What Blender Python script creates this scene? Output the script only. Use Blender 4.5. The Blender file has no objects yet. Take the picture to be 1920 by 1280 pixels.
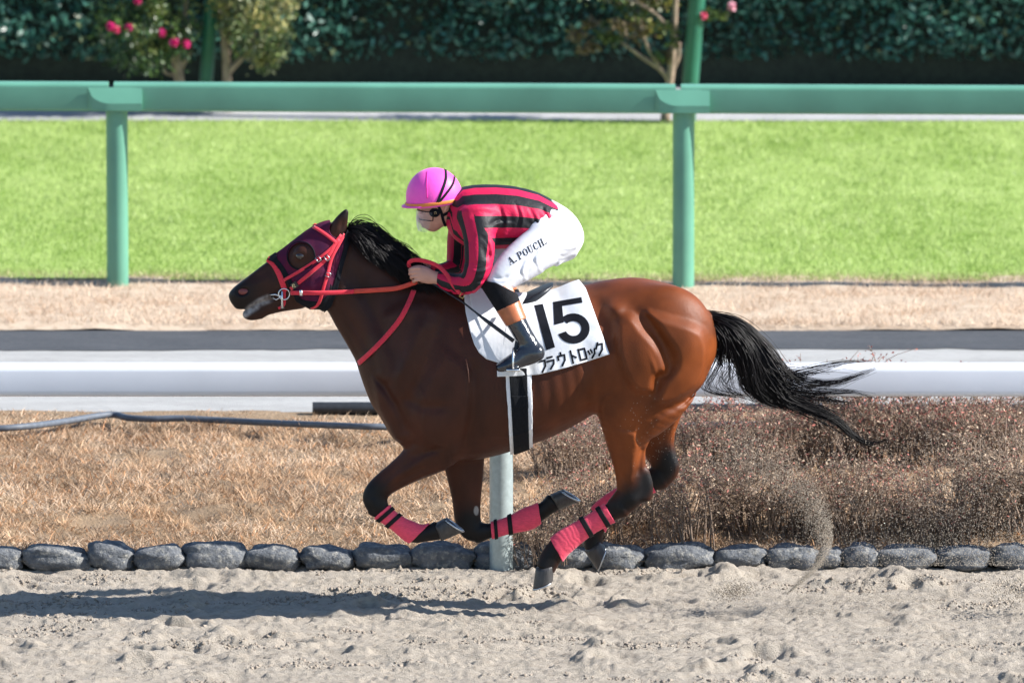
import bpy, bmesh, math, random
import numpy as np
from mathutils import Vector, Matrix
from mathutils.bvhtree import BVHTree

# ------------------------------------------------------------------ camera
SC = bpy.context.scene
ALPHA = math.radians(9.0)          # camera looks down from the stand
DIST = 55.0                         # metres to the galloping line
FPX = 22000.0                       # focal length in pixels of a 1920 wide frame
CF = np.array([0, math.cos(ALPHA), -math.sin(ALPHA)])
CU = np.array([0, math.sin(ALPHA), math.cos(ALPHA)])
CAM = -DIST * (CF - CU * (1134 - 640) / FPX)
cd = bpy.data.cameras.new('camera'); cam = bpy.data.objects.new('camera', cd)
SC.collection.objects.link(cam); SC.camera = cam
cam.location = CAM; cam.rotation_euler = (math.pi / 2 - ALPHA, 0, 0)
cd.sensor_width = 36; cd.lens = FPX / 1920 * 36; cd.clip_start = 1; cd.clip_end = 2000
cd.dof.use_dof = True; cd.dof.focus_distance = DIST; cd.dof.aperture_fstop = 4.0
# ------------------------------------------------------------------ world, sun, exposure
SUN_EL = math.radians(36); SUN_AZ = math.radians(-6.0)      # from the right, along the rails
W = bpy.data.worlds.new('World'); SC.world = W; W.use_nodes = True
nt = W.node_tree; nt.nodes.clear()
sky = nt.nodes.new('ShaderNodeTexSky'); sky.sky_type = 'NISHITA'; sky.sun_disc = False; sky.dust_density = 0.3; sky.ozone_density = 4.0; sky.air_density = 1.2; sky.altitude = 50
sky.sun_elevation = SUN_EL; sky.sun_rotation = math.pi / 2 - SUN_AZ
bg = nt.nodes.new('ShaderNodeBackground'); bg.inputs[1].default_value = 0.085
ow = nt.nodes.new('ShaderNodeOutputWorld')
nt.links.new(sky.outputs[0], bg.inputs[0]); nt.links.new(bg.outputs[0], ow.inputs[0])
sd = bpy.data.lights.new('sun', 'SUN'); sd.energy = 5.0; sd.angle = math.radians(0.5); sd.color = (1, 0.965, 0.91)
sun = bpy.data.objects.new('sun', sd); SC.collection.objects.link(sun); sun.location = (8, 1, 9)
SV = Vector((math.cos(SUN_EL) * math.cos(SUN_AZ), math.cos(SUN_EL) * math.sin(SUN_AZ), math.sin(SUN_EL)))
sun.rotation_euler = SV.to_track_quat('Z', 'Y').to_euler()
SC.view_settings.view_transform = 'Standard'; SC.view_settings.look = 'None'
SC.view_settings.exposure = 1.1; SC.view_settings.gamma = 1
RNG = np.random.default_rng(7); random.seed(7)
# ------------------------------------------------------------------ pixel <-> world
def P(u, v, Y=0.0):
    d = CF + np.array([1, 0, 0]) * (u - 960) / FPX - CU * (v - 640) / FPX
    return CAM + d * ((Y - CAM[1]) / d[1])
def PG(u, v, z=0.0):                                  # pixel on a level at height z
    d = CF + np.array([1, 0, 0]) * (u - 960) / FPX - CU * (v - 640) / FPX
    return CAM + d * ((z - CAM[2]) / d[2])
def UV(x, y, z):
    dep = (y - CAM[1]) * CF[1] + (z - CAM[2]) * CF[2]
    up = (y - CAM[1]) * CU[1] + (z - CAM[2]) * CU[2]
    return 960 + FPX * (x - CAM[0]) / dep, 640 - FPX * up / dep
# ------------------------------------------------------------------ materials
MATS = {}
def node_mat(name):
    m = bpy.data.materials.new(name); m.use_nodes = True
    return m, m.node_tree, m.node_tree.nodes['Principled BSDF']
def mat(name, col, rough=0.6, metal=0.0, var=0.15, scale=30.0, bump=0.0, bscale=200.0, col2=None, spec=0.5, coat=0.0, sheen=0.0, attr=None, trans=0.0, stretch=(1,1,1)):
    """noise-varied procedural material; attr = colour attribute multiplied in"""
    if name in MATS: return MATS[name]
    m, t, b = node_mat(name); L = t.links.new
    tc = t.nodes.new('ShaderNodeTexCoord')
    mp = t.nodes.new('ShaderNodeMapping'); mp.inputs['Scale'].default_value = stretch
    L(tc.outputs['Object'], mp.inputs[0])
    n = t.nodes.new('ShaderNodeTexNoise'); n.inputs['Scale'].default_value = scale; n.inputs['Detail'].default_value = 5
    L(mp.outputs[0], n.inputs['Vector'])
    r = t.nodes.new('ShaderNodeValToRGB')
    c = np.array(col); c2 = np.array(col2) if col2 is not None else c * (1 + var)
    c1 = c * (1 - var) if col2 is None else c
    r.color_ramp.elements[0].position = 0.3; r.color_ramp.elements[1].position = 0.7
    r.color_ramp.elements[0].color = (*c1, 1); r.color_ramp.elements[1].color = (*c2, 1)
    L(n.outputs[0], r.inputs[0]); out = r.outputs[0]
    if attr:
        a = t.nodes.new('ShaderNodeAttribute'); a.attribute_name = attr
        mx = t.nodes.new('ShaderNodeMix'); mx.data_type = 'RGBA'; mx.blend_type = 'MULTIPLY'; mx.inputs[0].default_value = 1
        L(out, mx.inputs[6]); L(a.outputs[0], mx.inputs[7]); out = mx.outputs[2]
    L(out, b.inputs['Base Color'])
    b.inputs['Roughness'].default_value = rough; b.inputs['Metallic'].default_value = metal
    b.inputs['Specular IOR Level'].default_value = spec; b.inputs['Coat Weight'].default_value = coat
    b.inputs['Sheen Weight'].default_value = sheen
    if bump:
        n2 = t.nodes.new('ShaderNodeTexNoise'); n2.inputs['Scale'].default_value = bscale; n2.inputs['Detail'].default_value = 4
        L(mp.outputs[0], n2.inputs['Vector'])
        bp = t.nodes.new('ShaderNodeBump'); bp.inputs['Strength'].default_value = bump; bp.inputs['Distance'].default_value = 0.01
        L(n2.outputs[0], bp.inputs['Height']); L(bp.outputs[0], b.inputs['Normal'])
    if trans:                                     # thin leaves let light through
        tr = t.nodes.new('ShaderNodeBsdfTranslucent'); ms = t.nodes.new('ShaderNodeMixShader'); ms.inputs[0].default_value = trans
        L(out, tr.inputs[0]); L(b.outputs[0], ms.inputs[1]); L(tr.outputs[0], ms.inputs[2])
        L(ms.outputs[0], t.nodes['Material Output'].inputs[0])
    MATS[name] = m; return m
# ------------------------------------------------------------------ objects
def link(o): SC.collection.objects.link(o); return o
def tag(o, label=None, cat=None, group=None, kind=None):
    for k, v in (('label', label), ('category', cat), ('group', group), ('kind', kind)):
        if v: o[k] = v
    return o
def empty(name, loc=(0, 0, 0), **kw):
    o = bpy.data.objects.new(name, None); o.location = loc; o.empty_display_size = 0.1
    return tag(link(o), **kw)
def put(o, parent):                                    # parent keeping world coordinates
    if parent is not None:
        o.parent = parent
        o.matrix_parent_inverse = Matrix.Translation(parent.location).inverted() if parent.type == 'EMPTY' else Matrix()
    return o
def mesh_np(name, V, faces, material, parent=None, smooth=True, cols=None, attrs=None):
    """V (n,3); faces (m,k) array or list of arrays of equal k, or a list of lists"""
    me = bpy.data.meshes.new(name)
    V = np.asarray(V, np.float32)
    if isinstance(faces, list) and len(faces) and not isinstance(faces[0], np.ndarray):
        me.from_pydata([tuple(p) for p in V.tolist()], [], faces)
    else:
        fl = faces if isinstance(faces, list) else [faces]
        tot = np.concatenate([np.full(len(f), f.shape[1], np.int32) for f in fl])
        idx = np.concatenate([f.reshape(-1) for f in fl]).astype(np.int32)
        me.vertices.add(len(V)); me.vertices.foreach_set('co', V.reshape(-1))
        me.loops.add(len(idx)); me.loops.foreach_set('vertex_index', idx)
        me.polygons.add(len(tot))
        st = np.concatenate([[0], np.cumsum(tot)[:-1]]).astype(np.int32)
        me.polygons.foreach_set('loop_start', st); me.polygons.foreach_set('loop_total', tot)
        me.update(calc_edges=True)
    if smooth: me.polygons.foreach_set('use_smooth', np.ones(len(me.polygons), bool))
    if cols is not None:
        a = me.attributes.new('col', 'FLOAT_COLOR', 'POINT')
        c = np.ones((len(V), 4), np.float32); c[:, :3] = cols; a.data.foreach_set('color', c.reshape(-1))
    for k, x in (attrs or {}).items():
        a = me.attributes.new(k, 'FLOAT', 'POINT'); a.data.foreach_set('value', np.asarray(x, np.float32))
    if material: me.materials.append(material)
    return put(link(bpy.data.objects.new(name, me)), parent)
class MB:                                              # small hand-built pieces
    def __init__(s): s.V = []; s.F = []
    def add(s, V, F):
        o = len(s.V); s.V += [tuple(map(float, p)) for p in V]; s.F += [[i + o for i in f] for f in F]
    def loft(s, rings, close=True, caps=True):
        n = len(rings[0]); o = len(s.V)
        for r in rings: s.V += [tuple(map(float, p)) for p in r]
        for i in range(len(rings) - 1):
            for j in range(n if close else n - 1):
                k = (j + 1) % n
                s.F.append([o + i * n + j, o + i * n + k, o + (i + 1) * n + k, o + (i + 1) * n + j])
        if caps:
            s.F.append([o + j for j in range(n)][::-1]); s.F.append([o + (len(rings) - 1) * n + j for j in range(n)])
    def box(s, lo, hi, bev=0.0):
        (x0, y0, z0), (x1, y1, z1) = lo, hi
        b = bev
        if not b:
            s.loft([[(x0, y0, z), (x1, y0, z), (x1, y1, z), (x0, y1, z)] for z in (z0, z1)])
        else:
            r = []
            for z, i in ((z0, b), (z0 + b, 0), (z1 - b, 0), (z1, b)):
                xa, xb, ya, yb = x0 + i, x1 - i, y0 + i, y1 - i
                r.append([(xa + b, ya, z), (xb - b, ya, z), (xb, ya + b, z), (xb, yb - b, z), (xb - b, yb, z), (xa + b, yb, z), (xa, yb - b, z), (xa, ya + b, z)])
            s.loft(r)
    def tube(s, pts, rad, n=8, caps=True):
        pts = [np.asarray(p, float) for p in pts]; rad = np.broadcast_to(rad, len(pts))
        rings = []; up = None
        for i, p in enumerate(pts):
            t = pts[min(i + 1, len(pts) - 1)] - pts[max(i - 1, 0)]; t /= np.linalg.norm(t) + 1e-12
            if up is None: up = np.array([0, 0, 1.0]) if abs(t[2]) < 0.9 else np.array([1.0, 0, 0])
            a = np.cross(t, up); a /= np.linalg.norm(a) + 1e-12; b = np.cross(a, t); up = b
            rings.append([p + rad[i] * (math.cos(q) * a + math.sin(q) * b) for q in np.arange(n) * 2 * math.pi / n])
        s.loft(rings, caps=caps)
    def ball(s, c, r, nu=16, nv=10, rot=None):
        rings = []; c = np.asarray(c, float); r = np.broadcast_to(np.asarray(r, float), 3)
        for i in range(1, nv):
            th = math.pi * i / nv
            ring = []
            for j in range(nu):
                q = 2 * math.pi * j / nu
                p = np.array([math.sin(th) * math.cos(q), math.sin(th) * math.sin(q), -math.cos(th)]) * r
                ring.append(c + (rot @ p if rot is not None else p))
            rings.append(ring)
        s.loft(rings)
    def build(s, name, material, parent=None, smooth=True, **kw):
        o = mesh_np(name, s.V, s.F, material, parent, smooth)
        return tag(o, **kw)
def strands(name, paths, rads, material, parent=None, n=3, cols=None):
    """paths (S,K,3), rads (S,K): many thin tubes in one mesh"""
    S, K, _ = paths.shape
    t = np.gradient(paths, axis=1); t /= np.linalg.norm(t, axis=2, keepdims=True) + 1e-9
    a = np.cross(t, np.array([0.13, 0.9, 0.31])); a /= np.linalg.norm(a, axis=2, keepdims=True) + 1e-9
    b = np.cross(t, a)
    q = np.arange(n) * 2 * math.pi / n
    V = paths[:, :, None, :] + rads[:, :, None, None] * (np.cos(q)[None, None, :, None] * a[:, :, None, :] + np.sin(q)[None, None, :, None] * b[:, :, None, :])
    base = (np.arange(S) * K * n)[:, None, None] + (np.arange(K - 1) * n)[None, :, None]
    j = np.arange(n)[None, None, :]; k = (np.arange(n)[None, None, :] + 1) % n
    F = np.stack([base + j, base + k, base + n + k, base + n + j], -1).reshape(-1, 4)
    c = None if cols is None else np.repeat(cols, K * n, axis=0)
    return mesh_np(name, V.reshape(-1, 3), F, material, parent, True, c)
def catmull(pts, n):
    pts = np.asarray(pts, float); m = len(pts)
    p = np.vstack([2 * pts[0] - pts[1], pts, 2 * pts[-1] - pts[-2]])
    out = []
    for i in range(m - 1):
        a, b, c, d = p[i:i + 4]
        for t in np.arange(n) / n:
            out.append(0.5 * (2 * b + (c - a) * t + (2 * a - 5 * b + 4 * c - d) * t * t + (3 * b - a - 3 * c + d) * t ** 3))
    out.append(pts[-1]); return np.array(out)
def resample(pts, n):
    pts = np.asarray(pts, float); s = np.concatenate([[0], np.cumsum(np.linalg.norm(np.diff(pts, axis=0), axis=1))])
    q = np.linspace(0, s[-1], n)
    return np.stack([np.interp(q, s, pts[:, i]) for i in range(pts.shape[1])], 1)
# ------------------------------------------------------------------ noise
def vnoise(x, y, seed=0):
    xi = np.floor(x).astype(np.int64); yi = np.floor(y).astype(np.int64); fx = x - xi; fy = y - yi
    def h(a, b):
        k = (a * 374761393 + b * 668265263 + seed * 974634777) & 0xffffffff
        k = ((k ^ (k >> 13)) * 1274126177) & 0xffffffff
        return ((k ^ (k >> 16)) & 0xffff) / 65535.0
    fx = fx * fx * (3 - 2 * fx); fy = fy * fy * (3 - 2 * fy)
    return (h(xi, yi) * (1 - fx) + h(xi + 1, yi) * fx) * (1 - fy) + (h(xi, yi + 1) * (1 - fx) + h(xi + 1, yi + 1) * fx) * fy - 0.5
def fbm(x, y, oct=4, seed=0, gain=0.5):
    s = 0; a = 1.0
    for o in range(oct):
        s = s + a * vnoise(x, y, seed + o * 17); x = x * 2.03 + 5.1; y = y * 2.03 + 9.7; a *= gain
    return s
# ------------------------------------------------------------------ implicit bodies on a grid
def smin(a, b, k):
    h = np.clip(0.5 + 0.5 * (b - a) / k, 0, 1); return b + (a - b) * h - k * h * (1 - h)
def seg_stations(st, Y=None):
    """(u,v,r_px,w_m,Y) leg style stations -> centre, n, h, w"""
    c = np.array([P(s[0], s[1], s[4] if len(s) > 4 else Y) for s in st])
    h = np.array([s[2] / 400 for s in st]); w = np.array([s[3] if s[3] else s[2] / 400 for s in st])
    return c, h, w
class Grid:
    def __init__(s, lo, hi, h):
        s.lo = np.array(lo, float); s.h = h; s.n = np.ceil((np.array(hi) - lo) / h).astype(int) + 1
        s.F = np.full(s.n, 0.2, np.float32)
    def sl(s, lo, hi):
        a = np.clip(np.floor((np.array(lo) - s.lo) / s.h).astype(int), 0, s.n - 1)
        b = np.clip(np.ceil((np.array(hi) - s.lo) / s.h).astype(int) + 1, a + 1, s.n)
        ax = [(s.lo[i] + s.h * np.arange(a[i], b[i])).astype(np.float32) for i in range(3)]
        return tuple(slice(a[i], b[i]) for i in range(3)), (ax[0][:, None, None], ax[1][None, :, None], ax[2][None, None, :])
    def add(s, f_lo, f_hi, fn, k):
        S, A = s.sl(f_lo, f_hi); s.F[S] = smin(s.F[S], fn(*A).astype(np.float32), k)
    def chain(s, c, n, h, w, k=0.03, p=2.0, egg=0.0, sub=6, cap=1.0):
        """elliptic generalised cylinder through stations c with in-plane axis n (n x h) and lateral w"""
        D = np.hstack([c, n, np.asarray(h)[:, None], np.asarray(w)[:, None]])
        if sub > 1: D = catmull(D, sub)
        for _ in range(sub * 3 if sub > 6 else 4): D[1:-1] = (D[:-2] + 2 * D[1:-1] + D[2:]) / 4
        c = D[:, :3]; n = D[:, 3:6]; n = n / np.linalg.norm(n, axis=1, keepdims=True)
        h = np.maximum(D[:, 6], 0.003); w = np.maximum(D[:, 7], 0.003)
        mg = max(0.03, k * 1.6); R = np.maximum(h, w)
        lo = (c - R[:, None]).min(0) - mg; hi = (c + R[:, None]).max(0) + mg
        S, A = s.sl(lo, hi); o0 = np.array([q.start for q in S]); T = np.full([q.stop - q.start for q in S], 0.2, np.float32)
        for i in range(len(c) - 1):
            bv = np.cross(c[i + 1] - c[i], n[i]); bv /= np.linalg.norm(bv) + 1e-9
            ex = np.stack([c[j] + s1 * n[j] * h[j] * 1.1 + s2 * bv * w[j] * 1.1 for j in (i, i + 1) for s1 in (-1, 1) for s2 in (-1, 1)])
            pd = mg + (min(h[i], w[i]) * cap if i == 0 or i == len(c) - 2 else 0.12 * R[i])
            l = np.maximum(ex.min(0) - pd, lo); hh = np.minimum(ex.max(0) + pd, hi)
            S2, (X, Y, Z) = s.sl(l, hh)
            S3 = tuple(slice(S2[q].start - o0[q], S2[q].stop - o0[q]) for q in range(3))
            sub_ = T[S3]
            ax = c[i + 1] - c[i]; nm = n[i] + n[i + 1]; nm /= np.linalg.norm(nm)
            b = np.cross(ax, nm); b /= np.linalg.norm(b) + 1e-9; m = np.cross(nm, b)
            dx, dy, dz = X - c[i][0], Y - c[i][1], Z - c[i][2]
            am = float(ax @ m)
            if abs(am) < 1e-6: continue
            q = (dx * m[0] + dy * m[1] + dz * m[2]); t = np.clip(q / am, 0, 1)
            e = q - t * am
            al = dx * nm[0] + dy * nm[1] + dz * nm[2] - t * float(ax @ nm)
            be = dx * b[0] + dy * b[1] + dz * b[2] - t * float(ax @ b)
            H = h[i] + (h[i + 1] - h[i]) * t; Wd = w[i] + (w[i + 1] - w[i]) * t
            mn = np.minimum(H, Wd)
            if egg: Wd = Wd * (1 - egg * np.clip(al / H, -1, 1))
            if p == 2: r = (al / H) ** 2 + (be / Wd) ** 2
            else: r = (np.abs(al / H) ** p + np.abs(be / Wd) ** p) ** (2 / p)
            f = (np.sqrt(r + (e / (mn * cap)) ** 2) - 1) * mn
            np.minimum(sub_, f, out=sub_)
        s.F[S] = smin(s.F[S], T, k)
    def limb(s, st, k=0.03, p=2.0, sub=4, Y=None, cap=1.0):
        c, h, w = seg_stations(st, Y)
        t = np.gradient(c, axis=0); n = np.cross(np.array([0, 1.0, 0]), t); n /= np.linalg.norm(n, axis=1, keepdims=True) + 1e-9
        s.chain(c, n, h, w, k, p, 0, sub, cap)
    def ribs(s, st, k=0.03, p=2.0, egg=0.0, sub=8, Y=0.0, cap=0.5):
        """stations ((u,v) top, (u,v) bottom, half width)"""
        T = np.array([P(*q[0], Y) for q in st]); B = np.array([P(*q[1], Y) for q in st])
        h = np.linalg.norm(T - B, axis=1) / 2
        s.chain((T + B) / 2, (T - B) / (2 * h[:, None]), h, np.array([q[2] for q in st]), k, p, egg, sub, cap)
    def ball(s, c, r, k, rot=0.0):
        c = np.asarray(c, float); r = np.broadcast_to(np.asarray(r, float), 3); R = r.max() + max(0.03, k * 1.5)
        ca, sa = math.cos(rot), math.sin(rot)
        def fn(X, Y, Z):
            dx, dy, dz = X - c[0], Y - c[1], Z - c[2]
            a = dx * ca + dz * sa; b = -dx * sa + dz * ca
            return (np.sqrt((a / r[0]) ** 2 + (dy / r[1]) ** 2 + (b / r[2]) ** 2) - 1) * r.min()
        s.add(c - R, c + R, fn, k)
    def carve_ball(s, c, r, k, rot=0.0):
        c = np.asarray(c, float); r = np.broadcast_to(np.asarray(r, float), 3); R = r.max() + 0.02
        ca, sa = math.cos(rot), math.sin(rot)
        S, (X, Y, Z) = s.sl(c - R, c + R)
        dx, dy, dz = X - c[0], Y - c[1], Z - c[2]; a = dx * ca + dz * sa; b = -dx * sa + dz * ca
        f = (np.sqrt((a / r[0]) ** 2 + (dy / r[1]) ** 2 + (b / r[2]) ** 2) - 1) * r.min()
        s.F[S] = -smin(-s.F[S], f.astype(np.float32), k)
    def relief(s, pts, sig, depth, side=0, taper=True):
        """groove (depth>0) or ridge (<0) along a pixel polyline, as seen from the side; side -1 near, 1 far, 0 both"""
        w = catmull([P(u, v, 0) for u, v in pts], 6) if len(pts) > 1 else np.array([P(*pts[0], 0)])
        sg = sig / 400; R = sg * 3
        S, (X, Y, Z) = s.sl((w[:, 0].min() - R, s.lo[1], w[:, 2].min() - R), (w[:, 0].max() + R, s.lo[1] + s.h * s.n[1], w[:, 2].max() + R))
        x = X[:, 0, 0][:, None]; z = Z[0, 0, :][None, :]; d = np.full((x.shape[0], z.shape[1]), 9.0); tt = np.zeros_like(d)
        if len(w) == 1: d = np.hypot(x - w[0, 0], z - w[0, 2])
        for i in range(len(w) - 1):
            ax, az = w[i + 1, 0] - w[i, 0], w[i + 1, 2] - w[i, 2]
            t = np.clip(((x - w[i, 0]) * ax + (z - w[i, 2]) * az) / (ax * ax + az * az + 1e-12), 0, 1)
            dd = np.hypot(x - w[i, 0] - t * ax, z - w[i, 2] - t * az)
            tt = np.where(dd < d, (i + t) / (len(w) - 1), tt); d = np.minimum(d, dd)
        g = depth * np.exp(-(d / sg) ** 2)
        if taper and len(w) > 1: g = g * np.clip(np.minimum(tt, 1 - tt) * 5, 0.15, 1)
        m = 1.0 if side == 0 else 1 / (1 + np.exp(-np.clip(side * Y / 0.02, -30, 30)))
        s.F[S] += (g[:, None, :] * m).astype(np.float32)
    def bulge(s, u, v, ru, rv, ang, amp, side=0):
        c = P(u, v, 0); a = math.radians(ang); R = max(ru, rv) / 400 * 2.6
        S, (X, Y, Z) = s.sl((c[0] - R, s.lo[1], c[2] - R), (c[0] + R, s.lo[1] + s.h * s.n[1], c[2] + R))
        dx = X - c[0]; dz = -(Z - c[2])
        p = (dx * math.cos(a) + dz * math.sin(a)) / (ru / 400); q = (-dx * math.sin(a) + dz * math.cos(a)) / (rv / 400)
        m = 1.0 if side == 0 else 1 / (1 + np.exp(-np.clip(side * Y / 0.02, -30, 30)))
        s.F[S] -= (amp * np.exp(-(p * p + q * q)) * m).astype(np.float32)
    def blur(s, it=1):
        for _ in range(it):
            for d in range(3):
                F = s.F; a = [slice(None)] * 3; b = [slice(None)] * 3; c = [slice(None)] * 3
                a[d] = slice(0, -2); b[d] = slice(1, -1); c[d] = slice(2, None)
                t = F[tuple(a)] + F[tuple(c)]; t *= .25; t += F[tuple(b)] * np.float32(.5); F[tuple(b)] = t
    def lobe(s, poly, amp, edge, side=0):
        """a muscle with a defined border: raised plateau inside a pixel polygon"""
        poly = np.asarray(poly, float); poly = catmull(np.vstack([poly, poly[:1]]), 4)[:-1]; R = edge / 400 * 1.5
        w = np.array([P(u, v, 0) for u, v in poly]); S, (X, Y, Z) = s.sl((w[:, 0].min() - R, s.lo[1], w[:, 2].min() - R), (w[:, 0].max() + R, s.lo[1] + s.h * s.n[1], w[:, 2].max() + R))
        u, v = UV(X[:, 0, 0][:, None], 0, Z[0, 0, :][None, :]); t = np.clip(.5 - poly_sd(*np.broadcast_arrays(u, v), poly) / edge, 0, 1)
        g = amp * t * t * (3 - 2 * t)
        s.F[S] -= g[:, None, :].astype(np.float32)
    def crop(s, lo, hi, up=1):
        S, A = s.sl(lo, hi); F = s.F[S]; l = np.array([float(a.reshape(-1)[0]) for a in A]); h = s.h
        for _ in range(up - 1):
            for d in range(3):
                G = np.repeat(F, 2, axis=d); G = np.take(G, range(G.shape[d] - 1), axis=d)
                i1 = [slice(None)] * 3; i1[d] = slice(1, None, 2); a = [slice(None)] * 3; a[d] = slice(0, -1); b = [slice(None)] * 3; b[d] = slice(1, None)
                G[tuple(i1)] = (F[tuple(a)] + F[tuple(b)]) / 2; F = G
            h /= 2
        return F, l, h
def coords(F, lo, h):
    return [lo[i] + h * np.arange(F.shape[i]).reshape([-1 if j == i else 1 for j in range(3)]) for i in range(3)]
def nets(F, lo, h):
    ins = F < 0
    c = [ins[i:ins.shape[0] - 1 + i, j:ins.shape[1] - 1 + j, k:ins.shape[2] - 1 + k] for i in (0, 1) for j in (0, 1) for k in (0, 1)]
    any_ = c[0].copy(); all_ = c[0].copy()
    for q in c[1:]: any_ |= q; all_ &= q
    act = any_ & ~all_
    ijk = np.argwhere(act); idx = np.full(act.shape, -1, np.int32); idx[act] = np.arange(len(ijk))
    off = np.array([(i, j, k) for i in (0, 1) for j in (0, 1) for k in (0, 1)])
    val = np.stack([F[ijk[:, 0] + o[0], ijk[:, 1] + o[1], ijk[:, 2] + o[2]] for o in off], 1).astype(np.float64)
    sm = np.zeros((len(ijk), 3)); cnt = np.zeros(len(ijk))
    for a in range(8):
        for b in range(a + 1, 8):
            if np.abs(off[a] - off[b]).sum() != 1: continue
            va, vb = val[:, a], val[:, b]; cr = (va < 0) != (vb < 0)
            t = np.where(cr, va / np.where(cr, va - vb, 1), 0)
            sm += np.where(cr[:, None], off[a] + t[:, None] * (off[b] - off[a]), 0); cnt += cr
    V = (ijk + sm / cnt[:, None]) * h + lo
    Q = []
    for d in range(3):
        e, f = (d + 1) % 3, (d + 2) % 3
        sl0 = [slice(1, -1)] * 3; sl1 = [slice(1, -1)] * 3
        sl0[d] = slice(0, -1); sl1[d] = slice(1, None)
        a = ins[tuple(sl0)]; b = ins[tuple(sl1)]
        for flip, msk in ((0, a & ~b), (1, b & ~a)):
            g = np.argwhere(msk)
            for ax in (e, f): g[:, ax] += 1
            if not len(g): continue
            def cell(de, df):
                q = g.copy(); q[:, e] += de; q[:, f] += df; return idx[q[:, 0], q[:, 1], q[:, 2]]
            qd = [cell(-1, -1), cell(0, -1), cell(0, 0), cell(-1, 0)]
            if flip: qd = qd[::-1]
            Q.append(np.stack(qd, 1))
    Q = np.concatenate(Q); Q = Q[(Q >= 0).all(1)]
    return V, Q
def poly_sd(u, v, poly):
    poly = np.asarray(poly, float); d = np.full(np.broadcast(u, v).shape, 1e9); s = np.zeros(d.shape, bool)
    for i in range(len(poly)):
        a = poly[i]; b = poly[i - 1]; e = b - a; wx = u - a[0]; wy = v - a[1]
        t = np.clip((wx * e[0] + wy * e[1]) / (e @ e + 1e-12), 0, 1)
        d = np.minimum(d, (wx - e[0] * t) ** 2 + (wy - e[1] * t) ** 2)
        c1 = (v >= a[1]) != (v >= b[1])
        xx = a[0] + (v - a[1]) / (b[1] - a[1] if b[1] != a[1] else 1e-9) * (b[0] - a[0])
        s ^= c1 & (u < xx)
    return np.sqrt(d) * np.where(s, -1, 1)
def shell(g, name, poly, off, material, parent=None, ylim=None, holes=(), up=2, wob=0.0, fold=None):
    """a layer worn over the implicit body, cut out by a pixel polygon"""
    poly = np.asarray(poly, float)
    ys = ylim or (g.lo[1], g.lo[1] + g.h * (g.n[1] - 1))
    pts = np.array([P(u, v, y) for u, v in poly for y in ys])
    F, lo, h = g.crop(pts.min(0) - 0.02, pts.max(0) + 0.02, up)
    X, Y, Z = [a.astype(np.float32) for a in coords(F, lo, h)]
    u, v = UV(X, Y, Z); u0, v0 = math.floor(float(u.min())), math.floor(float(v.min()))
    ru, rv = np.meshgrid(np.arange(u0, u.max() + 2), np.arange(v0, v.max() + 2), indexing='ij')
    wu = ru + wob * vnoise(ru * .08, rv * .08, 3); wv = rv + wob * vnoise(ru * .08 + 7, rv * .08, 9)
    T = poly_sd(wu, wv, poly)
    for (hu, hv, hr) in holes: T = np.maximum(T, hr - np.hypot(ru - hu, rv - hv))
    T = (T / 400).astype(np.float32).reshape(-1); nv = ru.shape[1]
    fu = (u - u0).astype(np.float32); fv = (v - v0).astype(np.float32); iu = fu.astype(np.int32); iv = fv.astype(np.int32); fu -= iu; fv -= iv; k = iu * nv + iv
    R = (T[k] * (1 - fv) + T[k + 1] * fv) * (1 - fu) + (T[k + nv] * (1 - fv) + T[k + nv + 1] * fv) * fu
    G = F - np.float32(off)
    if fold is not None:
        b = np.nonzero(np.abs(G) < .03); G[b] -= fold(X[b[0], 0, 0], Y[0, b[1], 0], Z[0, 0, b[2]]).astype(np.float32)
    G = np.maximum(G, R)
    if ylim: G = np.maximum(G, np.maximum(ylim[0] - Y, Y - ylim[1]))
    V, Q = nets(G, lo, h)
    return mesh_np(name, V, Q, material, parent)
def bvh_of(o):
    bm = bmesh.new(); bm.from_mesh(o.data); t = BVHTree.FromBMesh(bm); bm.free(); return t
def cast(bvh, u, v, side=-1, off=0.0):
    """where the pixel's line of sight first meets a surface; side 1 gives the mirrored point on the far side"""
    d = P(u, v, 0.5) - P(u, v, -0.5); h = bvh.ray_cast(Vector(P(u, v, -1.2)), Vector(d).normalized())
    if h[0] is None: return None, None
    p = np.array(h[0]); n = np.array(h[1])
    if n[1] > 0: n = -n
    p = p + n * off
    if side > 0: p[1] *= -1; n[1] *= -1
    return p, n
def strap(mb, bvh, pts, width, thick=0.003, off=0.003, side=-1, n=24, curve=True):
    """flat strap lying on a surface, following a pixel polyline"""
    q = catmull(pts, 8) if curve and len(pts) > 2 else np.asarray(pts, float)
    q = resample(q, n); C = []; N = []
    for u, v in q:
        p, nn = cast(bvh, u, v, side, off)
        if p is None:
            if not C: continue
            p = P(u, v, -C[-1][1] if side > 0 else C[-1][1]).copy()
            if side > 0: p[1] *= -1
            nn = N[-1]
        C.append(p); N.append(nn)
    C = np.array(C); N = np.array(N)
    for _ in range(3):
        N[1:-1] = (N[:-2] + N[1:-1] * 2 + N[2:]) / 4; C[1:-1] = (C[:-2] + C[1:-1] * 2 + C[2:]) / 4
    N /= np.linalg.norm(N, axis=1, keepdims=True)
    ribbon(mb, C, N, width, thick)
    return C, N
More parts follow.
